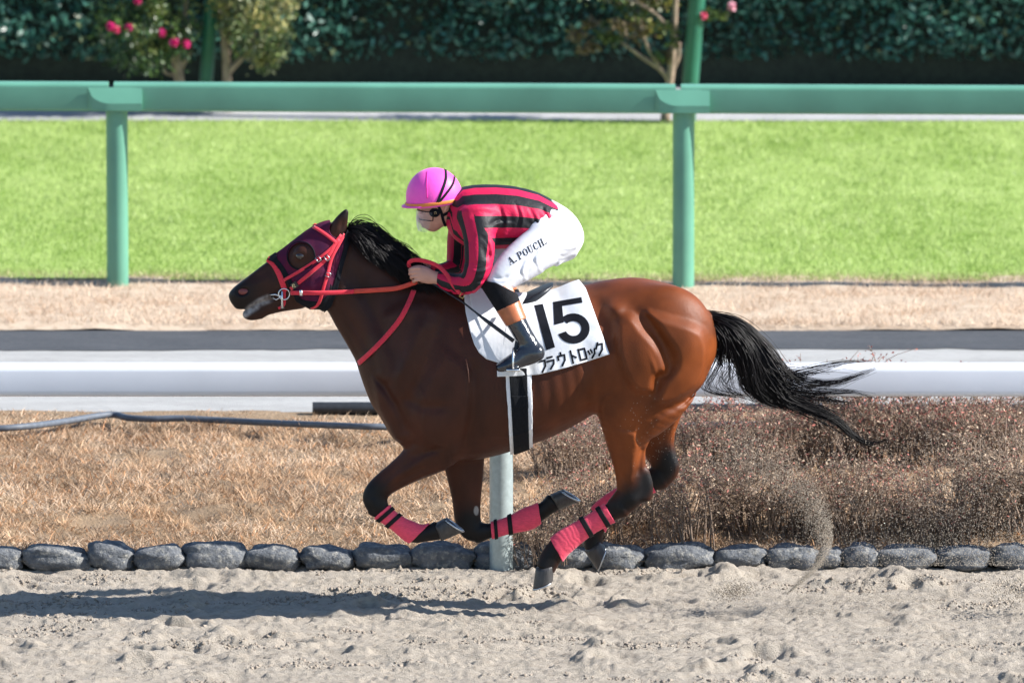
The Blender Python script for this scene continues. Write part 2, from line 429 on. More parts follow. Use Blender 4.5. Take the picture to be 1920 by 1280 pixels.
def ribbon(mb, C, N, width, thick):
    C = np.asarray(C, float); N = np.asarray(N, float)
    T = np.gradient(C, axis=0); B = np.cross(T, N); B /= np.linalg.norm(B, axis=1, keepdims=True) + 1e-9
    N2 = np.cross(B, T); N2 /= np.linalg.norm(N2, axis=1, keepdims=True) + 1e-9
    wv = np.broadcast_to(width, len(C)) / 2
    rings = []
    for c, b, m, w in zip(C, B, N2, wv):
        e = min(w * 0.35, thick * 0.5)
        rings.append([c - b * w - m * thick, c - b * w + m * (thick - e), c - b * (w - e) + m * thick, c + b * (w - e) + m * thick, c + b * w + m * (thick - e), c + b * w - m * thick])
    mb.loft(rings)
def decal(name, polys, bvh, off, material, parent, step=4.0):
    """flat print: pixel quads laid on a surface"""
    mb = MB()
    for q in polys:
        q = np.asarray(q, float)
        nu = max(1, int(max(np.linalg.norm(q[1] - q[0]), np.linalg.norm(q[2] - q[3])) / step)); nv = max(1, int(max(np.linalg.norm(q[3] - q[0]), np.linalg.norm(q[2] - q[1])) / step))
        V = []; last = None
        for j in range(nv + 1):
            for i in range(nu + 1):
                a, b = i / nu, j / nv
                uv = (q[0] * (1 - a) + q[1] * a) * (1 - b) + (q[3] * (1 - a) + q[2] * a) * b
                p, _ = cast(bvh, uv[0], uv[1], -1, off)
                if p is None: p = P(uv[0], uv[1], -0.2) if last is None else P(uv[0], uv[1], last[1])
                last = p; V.append(p)
        mb.add(V, [[j * (nu + 1) + i, j * (nu + 1) + i + 1, (j + 1) * (nu + 1) + i + 1, (j + 1) * (nu + 1) + i] for j in range(nv) for i in range(nu)])
    return mb.build(name, material, parent)
# ================================================================== the setting
ZB = .08                                              # level of everything beyond the bank
gy = lambda v, z=0.0: float(PG(960, v, z)[1])
Y_STONE = gy(1056); Y_PATH0 = gy(772, ZB); Y_ASPH0 = gy(652, ZB); Y_ASPH1 = gy(621, ZB); Y_DRY1 = gy(541, ZB); Y_PAVE0 = gy(243, ZB); Y_HEDGE = gy(196, ZB)
YAW = -.030                                           # the green rail is not quite parallel to the white one
tilt = lambda x: YAW * x
def stretch(a, b, n, ext, m=14):
    c = np.linspace(a, b, n); g = np.geomspace(.05, ext, m); return np.concatenate([(a - g)[::-1], c, b + g])
def sheet(name, xs, ys, hf, material, **kw):
    X, Y = np.meshgrid(xs, ys, indexing='ij'); Z = hf(X, Y); n, m = X.shape
    i = np.arange((n - 1) * m).reshape(n - 1, m)[:, :-1].reshape(-1)
    return tag(mesh_np(name, np.stack([X, Y, Z], -1).reshape(-1, 3), np.stack([i, i + m, i + m + 1, i + 1], 1), material), **kw)
def rough_mat(name, c1, c2, c3, s1, s2, rough=.95, bump=.5, bs=120, st=(1, 1, 1)):
    m, t, b = node_mat(name); L = t.links.new; tc = t.nodes.new('ShaderNodeTexCoord'); mp = t.nodes.new('ShaderNodeMapping'); mp.inputs['Scale'].default_value = st; L(tc.outputs['Object'], mp.inputs[0])
    def nz(s, d=6): n = t.nodes.new('ShaderNodeTexNoise'); n.inputs['Scale'].default_value = s; n.inputs['Detail'].default_value = d; n.inputs['Roughness'].default_value = .65; L(mp.outputs[0], n.inputs[0]); return n.outputs[0]
    def ramp(x, a, c, p0=.35, p1=.65): r = t.nodes.new('ShaderNodeValToRGB'); r.color_ramp.elements[0].position = p0; r.color_ramp.elements[1].position = p1; r.color_ramp.elements[0].color = (*a, 1); r.color_ramp.elements[1].color = (*c, 1); L(x, r.inputs[0]); return r.outputs[0]
    mx = t.nodes.new('ShaderNodeMix'); mx.data_type = 'RGBA'; L(nz(s2), mx.inputs[0]); L(ramp(nz(s1), c1, c2), mx.inputs[6]); mx.inputs[7].default_value = (*c3, 1)
    r2 = t.nodes.new('ShaderNodeValToRGB'); r2.color_ramp.elements[0].position = .5; r2.color_ramp.elements[1].position = .72; L(nz(s2), r2.inputs[0]); L(r2.outputs[0], mx.inputs[0])
    L(mx.outputs[2], b.inputs['Base Color']); b.inputs['Roughness'].default_value = rough; b.inputs['Specular IOR Level'].default_value = .25
    bp = t.nodes.new('ShaderNodeBump'); bp.inputs['Strength'].default_value = bump; bp.inputs['Distance'].default_value = .02; L(nz(bs), bp.inputs['Height']); L(bp.outputs[0], b.inputs['Normal']); return m
# far ground below everything
mat_far = rough_mat('far ground', (.2, .17, .12), (.26, .22, .15), (.16, .17, .09), 1.5, 8)
sheet('ground', np.array([-600, -60, 60, 600.]), np.array([-600, -60, 60, 600.]), lambda X, Y: X * 0 - .12, mat_far, kind='structure')
# dirt track with hoof marks
HR = np.random.default_rng(11); HP = [(HR.uniform(-3.4, 3.4), HR.uniform(-3.4, Y_STONE - .15), HR.uniform(.04, .085), HR.uniform(.016, .038)) for _ in range(230)]
def sand_h(X, Y):
    z = .022 * fbm(X * 1.3 + 3, Y * 1.5, 3, 1) + .012 * fbm(X * 4, Y * 5 + 2, 3, 5) + .020 * fbm(X * .9, Y * 7, 3, 6) + .015 * fbm(X * 10, Y * 18, 3, 8, .65) + .011 * fbm(X * 36, Y * 46, 2, 12)
    wx = .05 * fbm(X * 14, Y * 16, 2, 91); wy = .035 * fbm(X * 16, Y * 18, 2, 93)
    for hx, hy, r, d in HP:
        m = (np.abs(X - hx) < r * 5) & (np.abs(Y - hy) < r * 3.2)
        if m.any():
            q = np.hypot((X[m] + wx[m] - hx) / 1.5, Y[m] + wy[m] - hy) / r; ang = np.arctan2((Y - hy)[m], (X - hx)[m])
            z[m] += -d * np.exp(-q ** 2 * 1.4) + d * .8 * np.exp(-((q - 1.5) / .5) ** 2) * (.6 + .5 * np.cos(ang - hx * 7))
    cl = fbm(X * 30, Y * 34, 2, 95); z += np.clip(cl - .28, 0, 1) * .04                     # clods
    rim = np.exp(-((Y - (Y_STONE - .22)) / .12) ** 2); z += rim * (.01 + .03 * fbm(X * 2.3, Y * 3, 3, 31))
    far = np.clip((np.abs(X) - 4) / 3, 0, 1) + np.clip((-Y - 4) / 3, 0, 1); return z * np.clip(1 - far, .1, 1) - .034
M_SAND = rough_mat('track sand', (.42, .365, .30), (.49, .43, .36), (.34, .285, .23), 9, 26, bump=1.0, bs=140, st=(1, 1.4, 1))
sheet('dirt_track', stretch(-2.9, 2.9, 640, 300), np.concatenate([stretch(-3.0, Y_STONE + .12, 420, 200)[:434], [Y_STONE + .2]]), sand_h, M_SAND, kind='structure')
# bank
def bank_h(X, Y):
    t = np.clip((Y - Y_STONE) / (Y_PATH0 - Y_STONE), 0, 1); hump = np.sin(np.pi * np.clip(t * 1.0, 0, 1)) * .13 * (1 - t)
    return ZB * np.clip(t * 3, 0, 1) + hump + (.10 * fbm(X * 1.5, Y * 1.5, 3, 21) + .025 * fbm(X * 7, Y * 7, 3, 25)) * np.clip(t * 8, 0, 1) * np.clip((1.02 - t) * 8, 0, 1) - .03 * (t < .001)
M_BANK = rough_mat('straw litter', (.24, .165, .10), (.36, .26, .17), (.13, .09, .06), 14, 7, bump=.9, bs=60)
sheet('bank', stretch(-3.6, 3.6, 240, 250), np.linspace(Y_STONE + .03, Y_PATH0 + .03, 90), bank_h, M_BANK, kind='structure')
# service path, asphalt strip, dry verge, turf, pavement
flat = lambda z: (lambda X, Y: np.full(X.shape, z))
M_PATH = rough_mat('pale dusty path', (.33, .325, .315), (.40, .395, .385), (.28, .275, .27), 3, 30, bump=.4, bs=150, st=(.5, 2, 1)); M_ASPH = rough_mat('dark asphalt', (.052, .057, .066), (.075, .08, .09), (.11, .11, .115), 5, 60, bump=.4, bs=220, st=(.4, 1, 1))
xs = stretch(-6, 6, 160, 250)
sheet('path', xs, np.linspace(Y_PATH0, Y_ASPH1 + .02, 12), flat(ZB), M_PATH, kind='structure')
n = len(xs); ed = Y_ASPH0 - .06 - .22 * fbm(xs * .8, xs * 0 + 3, 4, 41) * np.clip(1.2 - np.abs(xs) / 30, 0, 1) - .03 * fbm(xs * 9, xs * 0, 2, 43)
mesh_np('asphalt_strip', np.concatenate([np.stack([xs, ed, np.full(n, ZB + .004)], 1), np.stack([xs, np.full(n, Y_ASPH1), np.full(n, ZB + .004)], 1)]), np.stack([np.arange(n - 1), np.arange(1, n), np.arange(1, n) + n, np.arange(n - 1) + n], 1), M_ASPH)['kind'] = 'structure'
M_DRY = rough_mat('dry verge', (.50, .38, .28), (.62, .50, .38), (.36, .26, .18), 6, 18, bump=.8, bs=90)
sheet('verge', xs, np.linspace(Y_ASPH1, Y_DRY1 + .12, 20), lambda X, Y: ZB + .006 + .04 * np.clip((Y - Y_ASPH1) / .12, 0, 1) + .02 * fbm(X * 4, Y * 4, 3, 51), M_DRY, kind='structure')
M_TURF = rough_mat('turf ground', (.27, .38, .09), (.37, .48, .15), (.22, .32, .075), 2.5, 12, bump=.6, bs=80)
sheet('turf', xs, np.linspace(Y_DRY1, Y_PAVE0 + .02, 24), lambda X, Y: ZB + .05 + .012 * fbm(X * 2, Y * 2, 2, 61), M_TURF, kind='structure')
M_PAVE = rough_mat('grey pavement', (.33, .33, .335), (.42, .42, .42), (.27, .27, .275), 2, 40, bump=.3)
sheet('pavement', xs, np.linspace(Y_PAVE0, Y_HEDGE + 2.5, 8), flat(ZB + .055), M_PAVE, kind='structure')
# ---------------- stones
edging = empty('stone_edging', (0, Y_STONE + .07, 0), label='row of rounded dark grey stones along the inner edge of the dirt track', cat='stone edging')
M_STONE = rough_mat('dark volcanic stone', (.10, .108, .122), (.17, .178, .19), (.40, .38, .34), 22, 34, bump=1.0, bs=45)
SE = [-170, -62, 42, 163, 250, 343, 462, 563, 664, 775, 890, 1008, 1110, 1208, 1339, 1439, 1536, 1560 + 20, 1648, 1758, 1864, 1962, 2075]
SR = np.random.default_rng(5)
for i in range(len(SE) - 1):
    u0, u1 = SE[i], SE[i + 1]; c = PG((u0 + u1) / 2, 1050, .03); rx = (u1 - u0) / 800 * 1.06; rz = SR.uniform(.05, .072) * (1.1 if u1 - u0 > 115 else 1); ry = SR.uniform(.085, .1)
    th = np.linspace(0, math.pi, 15); ph = np.linspace(0, 2 * math.pi, 25)[:-1]; T, Pp = np.meshgrid(th, ph, indexing='ij')
    sp = lambda x, p: np.sign(x) * np.abs(x) ** p
    x, y_, z = sp(np.sin(T), .72) * sp(np.cos(Pp), .72), sp(np.sin(T), .72) * sp(np.sin(Pp), .72), sp(np.cos(T), .72)
    d = 1 + .3 * fbm(x * 1.7 + i * 9, y_ * 1.7 + z * 2.3, 3, i) + .06 * fbm(x * 6 + i, z * 6 + y_ * 4, 2, i + 50)
    a = SR.uniform(-.12, .12); X = x * d * rx; Z = z * d * rz
    V = np.stack([c[0] + X * math.cos(a) - Z * math.sin(a), Y_STONE + .09 + y_ * d * ry, .012 + X * math.sin(a) + Z * math.cos(a)], -1).reshape(-1, 3)
    k = np.arange(14 * 24).reshape(14, 24); k2 = np.roll(k, -1, 1)
    mesh_np('stone', V, np.stack([k, k2, k2 + 24, k + 24], -1).reshape(-1, 4)[:, ::-1].copy(), M_STONE, edging)
# ---------------- white running rail
M_RAIL = mat('white rail plastic', (.71, .73, .79), .4, var=.05, scale=2.5); M_POST = mat('galvanised post', (.36, .42, .42), .45, .35, var=.12, scale=40, bump=.05)
YR = Y_STONE - .0; RT = P(960, 681, YR)[2]; RBm = P(960, 741, YR)[2]
wr = empty('running_rail', (P(940, 1056, YR)[0], YR, 0), label='white running rail on a grey post just behind the horse', cat='rail')
def beam(mb, x0, x1, yc, zt, zb, dep, yaw=0.0, r=.028):
    pr = []
    for sx, sz, a0 in ((1, 1, 0), (-1, 1, 90), (-1, -1, 180), (1, -1, 270)):
        for a in np.radians(np.linspace(a0, a0 + 90, 6)): pr.append((sx * (dep / 2 - r) + r * math.cos(a), sz * 1.0, r * math.sin(a)))
    ring = lambda x: [(x, yc + yaw * x + py, ((zt - r) if sz > 0 else (zb + r)) + pz) for py, sz, pz in pr]
    mb.loft([ring(x0), ring(x1)])
m = MB(); beam(m, -9, 9, YR, RT, RBm, .125, r=.032); o = m.build('rail_beam', M_RAIL, wr)
def auto_smooth(o, ang=40):
    me = o.data; bm = bmesh.new(); bm.from_mesh(me)
    for e in bm.edges:
        if len(e.link_faces) == 2 and e.calc_face_angle(0) > math.radians(ang): e.smooth = False
    bm.to_mesh(me); bm.free()
auto_smooth(o)
for k in (-2, -1, 0, 1, 2):
    px = P(940, 1056, YR)[0] + 3.3 * k; m = MB(); m.tube([(px, YR, -.15), (px, YR, RBm + .02)], .056, 24); p_ = m.build('post', M_POST, wr); auto_smooth(p_)
# ---------------- green rail
M_GREEN = mat('green rail paint', (.105, .285, .20), .45, var=.12, scale=3, bump=.02, spec=.5); M_GREEN2 = mat('dark green paint', (.02, .12, .075), .4, var=.15, scale=6)
YG = gy(535, ZB + .05) ; sG = FPX / (YG - CAM[1]) ; zg = ZB + .04
gt = P(960, 158, YG)[2]; gb = P(960, 210, YG)[2]
PX = [float(P(u, 530, YG)[0]) for u in (220, 1281)]; stp = PX[1] - PX[0]
gr = empty('boundary_rail', (PX[0], YG, zg), label='green boundary rail with two posts standing at the edge of the turf', cat='rail')
px = [PX[0] + stp * k for k in (-2, -1, 0, 1, 2, 3)]
for k in range(len(px) - 1):
    m = MB(); beam(m, px[k] - .015, px[k + 1] - .045, YG, gt, gb, .12, YAW, r=.02); o = m.build('rail_beam', M_GREEN, gr); auto_smooth(o)
for x in px:
    y_ = YG + tilt(x)
    m = MB(); m.tube([(x + .0, y_, zg - .1), (x, y_, gb + .01)], .059, 28); o = m.build('post', M_GREEN, gr); auto_smooth(o)
    m = MB(); x0, x1 = x - .155, x + .14; zt = gt - .018; zb = gb + .012; N = 14; f0 = y_ - .062; f1 = y_ - .105
    up = []; lw = []
    for q in np.linspace(0, 1, N):
        X = x0 + (x1 - x0) * q; dz = (zt - zb) * .68 * min(1, math.sqrt(max(0, 1 - (1 - min(q / .42, 1)) ** 2)))
        up.append((X, f0, zt)); lw.append((X, f0 - (f0 - f1) * max(dz / ((zt - zb) * .68), .02), zt - dz))
    bt = [(a[0], b[1], zb) for a, b in zip(up, lw)]; bk = [(a[0], f0, zb) for a in up]
    m.loft([[a, b, c_, d_] for a, b, c_, d_ in zip(up, lw, bt, bk)]); o = m.build('bracket', M_GREEN, gr); auto_smooth(o, 25)
# ---------------- pipes and hose
M_PIPE = mat('black drain pipe', (.02, .022, .026), .5, var=.3); M_HOSE = mat('blue grey hose', (.085, .10, .125), .6, var=.2)
for u0, u1, v_, lb in ((586, 770, 765, 'short black pipe lying on the path edge behind the horse\'s chest'), (1282, 2100, 768, 'long black pipe lying on the path edge behind the shrubs')):
    a = PG(u0, v_, ZB + .03); b = PG(u1, v_, ZB + .03); m = MB(); m.tube([a, (a + b) / 2, b], .032, 14); o = m.build('drain_pipe', M_PIPE, None, label=lb, cat='pipe'); auto_smooth(o)
hp_ = []
for u_, v_ in ((-80, 806), (0, 803), (60, 798), (120, 790), (205, 777), (240, 783), (285, 785), (340, 784), (420, 788), (500, 792), (620, 797), (720, 800), (900, 800), (1100, 802), (1300, 797), (1500, 795), (1700, 794), (1920, 795), (2050, 796)):
    q = PG(u_, v_, ZB); 
    for _ in range(4): q = PG(u_, v_, float(bank_h(np.array([[q[0]]]), np.array([[q[1]]]))[0, 0]) + .07)
    hp_.append(q)
m = MB(); m.tube(catmull(hp_, 5), .017, 10); m.build('hose', M_HOSE, None, label='blue grey hose trailing along the top of the dry bank', cat='hose')
# ---------------- grasses
def blades(name, base, hgt, wid, lean, cols, material, curl=.5, seed=0, **kw):
    r = np.random.default_rng(seed); n = len(base); a = r.uniform(0, 6.283, n); fa = r.uniform(0, 6.283, n)
    d = np.stack([np.cos(fa) * lean, np.sin(fa) * lean, np.ones(n)], 1); d /= np.linalg.norm(d, axis=1, keepdims=True)
    wv = np.stack([np.cos(a), np.sin(a) * .5, np.zeros(n)], 1) * (wid / 2)[:, None]
    mid = base + d * (hgt * .55)[:, None]; d2 = d.copy(); d2[:, 2] -= curl * lean; d2 /= np.linalg.norm(d2, axis=1, keepdims=True); tip = mid + d2 * (hgt * .5)[:, None]
    V = np.stack([base - wv, base + wv, mid + wv * .8, mid - wv * .8, tip], 1).reshape(-1, 3); o = np.arange(n) * 5
    return tag(mesh_np(name, V, [np.stack([o, o + 1, o + 2, o + 3], 1), np.stack([o + 3, o + 2, o + 4], 1)], material, cols=np.repeat(cols, 5, 0)), kind='stuff', **kw)
R_ = np.random.default_rng(21)
M_STRAW = mat('straw blade', (1, 1, 1), .7, var=.1, attr='col', trans=.25); M_BLADE = mat('grass blade', (1, 1, 1), .45, var=.1, attr='col', trans=.35, spec=.4)
n = 130000; x = R_.uniform(-3.3, 3.3, n); y_ = R_.uniform(Y_STONE + .12, Y_PATH0 + .02, n)
den = fbm(x * 3.2, y_ * 3.2, 3, 71) + .35 * fbm(x * 11, y_ * 11, 2, 73); k = den > -.42; x, y_, den = x[k], y_[k], den[k]; n = len(x)
z = bank_h(x, y_); tone = np.clip(.5 + 1.1 * fbm(x * 2.3, y_ * 2.3, 3, 77) + R_.normal(0, .2, n), 0, 1)[:, None]
c = np.array([.42, .26, .15]) * (1 - tone) + np.array([.82, .62, .44]) * tone; c *= R_.uniform(.6, 1.15, (n, 1))
nt_ = 900; tx = R_.uniform(-3.3, 3.3, nt_); ty = R_.uniform(Y_STONE + .15, Y_PATH0 - .5, nt_); nb = 34                       # taller tufts
x2 = np.repeat(tx, nb) + R_.normal(0, .022, nt_ * nb); y2 = np.repeat(ty, nb) + R_.normal(0, .022, nt_ * nb); c2 = np.repeat(np.array([.5, .33, .2]) * R_.uniform(.6, 1.6, (nt_, 1)), nb, 0) * R_.uniform(.75, 1.2, (nt_ * nb, 1))
blades('grass_tufts', np.stack([x2, y2, bank_h(x2, y2) - .01], 1), R_.uniform(.05, .12, nt_ * nb), R_.uniform(.003, .006, nt_ * nb), R_.uniform(.4, 2.2, nt_ * nb), np.clip(c2, 0, .85), M_STRAW, .6, 6, label='taller straw tufts standing up among the matted dry grass', cat='dry grass')
rust = (R_.random(n) < .12)[:, None]; c = np.where(rust, c * np.array([1.0, .72, .5]), c); grey = (R_.random(n) < .12)[:, None]; c = np.where(grey, np.array([.2, .17, .14]) * R_.uniform(.6, 1.3, (n, 1)), c)
blades('dry_grass', np.stack([x, y_, z - .01], 1), R_.uniform(.04, .10, n) * (1 + np.clip(den, -.2, .6)) * np.clip((Y_PATH0 + .02 - y_) / .5, .35, 1), R_.uniform(.003, .0075, n), R_.uniform(.6, 2.6, n), c, M_STRAW, .7, 3, label='dry straw coloured grass matted over the bank', cat='dry grass')
n = 60000; x = R_.uniform(-4.2, 4.2, n); y_ = R_.uniform(Y_ASPH1 + .03, Y_DRY1 + .14, n) + tilt(x) * .5; tone = np.clip(.6 + .8 * fbm(x * 2, y_ * 5, 3, 81) + R_.normal(0, .15, n), 0, 1)[:, None]
c = (np.array([.58, .40, .27]) * (1 - tone) + np.array([.86, .69, .53]) * tone) * R_.uniform(.75, 1.1, (n, 1))
blades('verge_grass', np.stack([x, y_, np.full(n, ZB + .03)], 1), R_.uniform(.03, .07, n), R_.uniform(.003, .006, n), R_.uniform(.4, 1.6, n), c, M_STRAW, .5, 4, label='pale dry grass verge in front of the green rail', cat='dry grass')
n = 240000; x = R_.uniform(-4.2, 4.2, n); y_ = R_.uniform(Y_DRY1 - .03, Y_PAVE0 - .02, n) + tilt(x) * .5; tone = np.clip(.5 + .8 * fbm(x * 1.3, y_ * .6, 3, 91) + .7 * fbm(x * 9, y_ * 5, 2, 97) + R_.normal(0, .22, n), 0, 1)[:, None]
c = (np.array([.32, .45, .11]) * (1 - tone) + np.array([.52, .62, .24]) * tone) * R_.uniform(.8, 1.15, (n, 1))
edge = np.clip((y_ - tilt(x) * .5 - Y_DRY1) / .35, 0, 1)[:, None]; c = c * (.35 + .65 * edge) + np.array([.45, .38, .2]) * (1 - edge) * .5
blades('turf_grass', np.stack([x, y_, np.full(n, ZB + .045)], 1), R_.uniform(.02, .042, n), R_.uniform(.003, .007, n), R_.uniform(.2, 1.2, n), c, M_BLADE, .5, 5, label='short bright green turf beyond the green rail', cat='turf')
# ---------------- dry shrubs on the bank
M_TWIG = mat('shrub twig', (.19, .135, .10), .8, var=.3, scale=60); M_SLEAF = mat('dry shrub leaf', (1, 1, 1), .7, var=.15, attr='col', trans=.2)
def leaf_cloud(P_, size, cols, seed, parent, material, name, flat=0.0):
    r = np.random.default_rng(seed); n = len(P_); a = r.normal(size=(n, 3)); a /= np.linalg.norm(a, axis=1, keepdims=True); b = np.cross(a, r.normal(size=(n, 3))); b /= np.linalg.norm(b, axis=1, keepdims=True); s_ = size[:, None]; nn = np.cross(a, b)
    V = np.stack([P_ - a * s_, P_ + b * s_ * .45 + nn * s_ * .15, P_ + a * s_, P_ - b * s_ * .45 + nn * s_ * .15], 1).reshape(-1, 3); o = np.arange(n) * 4
    return mesh_np(name, V, np.stack([o, o + 1, o + 2, o + 3], 1), material, parent, cols=np.repeat(cols, 4, 0))
def make_shrub(seed, red):
    r = np.random.default_rng(seed); root = empty('dry_shrub'); P_ = []; R2 = []; ends = []
    for i in range(60):
        a = r.uniform(0, 6.283); l = r.uniform(.25, .5); s_ = r.uniform(.0, .7); p0 = np.array([math.cos(a + 1), math.sin(a + 1), 0]) * r.uniform(0, .2)
        p1 = p0 + np.array([math.cos(a) * s_ * .5, math.sin(a) * s_ * .5, 1]) * l * .55 + r.normal(0, .015, 3); p2 = p1 + np.array([math.cos(a) * s_, math.sin(a) * s_, .9]) * l * .45 + r.normal(0, .03, 3)
        g = resample(catmull([p0, p1, p2], 4), 6); P_.append(g); R2.append(np.linspace(.0045, .0014, 6)); ends.append(g)
        for q in range(3):
            k = r.integers(2, 6); e0 = g[k]; e2 = e0 + np.array([r.normal(0, .07), r.normal(0, .07), r.uniform(.02, .12)]); h = resample(np.array([e0, (e0 + e2) / 2 + r.normal(0, .012, 3), e2]), 6); P_.append(h); R2.append(np.linspace(.0022, .001, 6)); ends.append(h)
    strands('stems', np.array(P_), np.array(R2), M_TWIG, root)
    E = np.array(ends); n = 2600; j = r.integers(0, len(E), n); t = r.uniform(.25, 1, n); k = (t * 5).astype(int).clip(0, 4); f = (t * 5 - k)[:, None]
    L_ = E[j, k] * (1 - f) + E[j, np.minimum(k + 1, 5)] * f + r.normal(0, .014, (n, 3)); L_[:, 2] = np.maximum(L_[:, 2], .01)
    h = np.clip(L_[:, 2] / .5, 0, 1)[:, None]; w_ = r.random((n, 1))
    c = np.where(w_ < .45, np.array([.34, .24, .165]), np.where(w_ < .8, np.array([.20, .14, .10]), np.array([.52, .40, .29]))) * r.uniform(.6, 1.25, (n, 1))
    rd = r.random((n, 1)) < red * h ** 2.2; c = np.where(rd, np.array([.40, .14, .11]) * r.uniform(.7, 1.5, (n, 1)), c)
    leaf_cloud(L_, r.uniform(.0055, .0115, n), c, seed, root, M_SLEAF, 'leaves'); return root
protos = [make_shrub(s_, rd) for s_, rd in ((1, .8), (2, .6), (3, .12), (4, .3))]
def copy_thing(o):
    c = o.copy(); link(c)
    for ch in o.children: d_ = ch.copy(); link(d_); d_.parent = c; d_.matrix_parent_inverse = ch.matrix_parent_inverse.copy()
    return c
SHR = np.random.default_rng(8); used = set()
ROWS = (('front', [(1020, 1004, .55), (1085, 992, .7), (1150, 1000, .75), (1225, 990, .8), (1300, 1000, .85), (1375, 992, .85), (1450, 1000, .9), (1530, 992, .85), (1610, 1000, .9), (1690, 992, .92), (1770, 1000, .95), (1850, 992, .95), (1930, 1000, 1)]),
        ('middle', [(1060, 920, .7), (1150, 912, .75), (1240, 908, .75), (1330, 912, .8), (1420, 905, .8), (1510, 910, .8), (1600, 905, .8), (1700, 902, .85), (1800, 905, .9), (1900, 902, .95)]),
        ('back', [(1120, 845, 0.40), (1310, 845, 0.48), (1385, 840, 0.40), (1480, 845, 0.44), (1580, 842, 0.48), (1665, 840, 0.53), (1740, 845, 0.62), (1830, 840, 0.53), (1915, 845, 0.58)]))
WORDS = 'first second third fourth fifth sixth seventh eighth ninth tenth eleventh twelfth thirteenth'.split()
i = 0
for rn, row in ROWS:
    for q_, (u_, v_, sc) in enumerate(row):
        k = [2, 3, 2, 1, 3, 2][i % 6] if rn == 'front' else [0, 1, 3, 0][i % 4]; i += 1
        o = protos[k] if k not in used else copy_thing(protos[k]); used.add(k)
        u_ += SHR.uniform(-26, 26); v_ += SHR.uniform(-22, 10); q = PG(u_, v_, .1); zz = float(bank_h(np.array([[q[0]]]), np.array([[q[1]]]))[0, 0])
        o.location = (q[0], q[1], zz - .02); o.rotation_euler = (0, 0, SHR.uniform(0, 6.28)); s_ = sc * SHR.uniform(.75, 1.25); o.scale = (s_ * 1.25, s_ * 1.2, s_)
        tag(o, f'dry brown leafy shrub on the bank, {rn} row, {WORDS[len(row) - 1 - q_]} from the right', 'shrub', 'dry shrubs crowding the bank behind the horse')
# ---------------- background: hedge, trees, green poles
M_HLEAF = mat('hedge leaf', (1, 1, 1), .4, var=.15, attr='col', trans=.15, spec=.5); M_BARK = mat('smooth bark', (.30, .22, .16), .8, var=.3, scale=25, bump=.3)
hd = empty('hedge', (0, Y_HEDGE + .6, ZB), label='tall dark green clipped hedge closing the background', cat='hedge')
r = np.random.default_rng(31); n = 62000; x = r.uniform(-5.2, 5.2, n); t = r.random(n) ** 1.3; z = ZB + .05 + r.uniform(.17, 1.9, n); y_ = Y_HEDGE + .25 + t * .35 - .22 * fbm(x * 1.6, z * 2.2, 3, 33) + .12 * np.exp(-((z - ZB - .2) / .08) ** 2)
c = np.array([.035, .115, .085]) * r.uniform(.5, 1.7, (n, 1)); yl = r.random((n, 1)) < .05; c = np.where(yl, np.array([.09, .12, .05]), c)
leaf_cloud(np.stack([x, y_, z], 1), r.uniform(.02, .038, n), c, 31, hd, M_HLEAF, 'foliage')['kind'] = 'stuff'
m = MB(); m.box((-5.2, Y_HEDGE + .42, ZB + .02), (5.2, Y_HEDGE + 1.5, ZB + 1.8)); m.build('shade_core', mat('hedge shade black', (.012, .02, .012), .9, var=.4), hd, smooth=False)  # near-black core box, stands in for the deep shade under the hedge
def tree(base_uv, limbs, crown, nleaf, palette, label, flowers=(), seed=1, name='crape_myrtle', lsz=(.014, .026)):
    b = PG(*base_uv, ZB + .05); Yt = b[1]; r = np.random.default_rng(seed); root = empty(name, b, label=label, cat='tree'); tk = MB()
    for pts, r0, r1 in limbs:
        c = catmull([P(u_, v_, Yt + dy) for u_, v_, dy in pts], 5); c[0] += 0; tk.tube(c, np.linspace(r0, r1, len(c)), 9)
    tk.build('trunk', M_BARK, root); pts = []; cl = []
    for (u_, v_, dy, ru, rv, w_) in crown:
        k = int(nleaf * w_); c = P(u_, v_, Yt + dy); nc = max(4, k // 55); cc = r.normal(size=(nc, 3)); cc /= np.linalg.norm(cc, axis=1, keepdims=True); cc *= r.uniform(.3, 1, (nc, 1)) ** .5
        j = r.integers(0, nc, k); q = cc[j] + r.normal(0, .2, (k, 3)); pts.append(c + q * np.array([ru, (ru + rv) / 2, rv]) / 352); pal = np.array(palette)[r.integers(0, len(palette), nc)]
        cl.append(pal[j] * r.uniform(.6, 1.4, (k, 1)))
    pts = np.concatenate(pts); cl = np.concatenate(cl); leaf_cloud(pts, r.uniform(*lsz, len(pts)), cl, seed, root, M_HLEAF, 'crown')
    for (u_, v_, dy, rr, colr) in flowers:
        c = P(u_, v_, Yt + dy); k = 90; q = r.normal(size=(k, 3)); q /= np.linalg.norm(q, axis=1, keepdims=True); q *= rr / 352 * r.uniform(.4, 1, (k, 1))
        leaf_cloud(c + q, r.uniform(.012, .02, k), np.array(colr) * r.uniform(.7, 1.2, (k, 1)), seed + int(u_), root, M_HLEAF, 'blossom')
    return root
PK = (.72, .03, .22); PK2 = (.8, .35, .45)
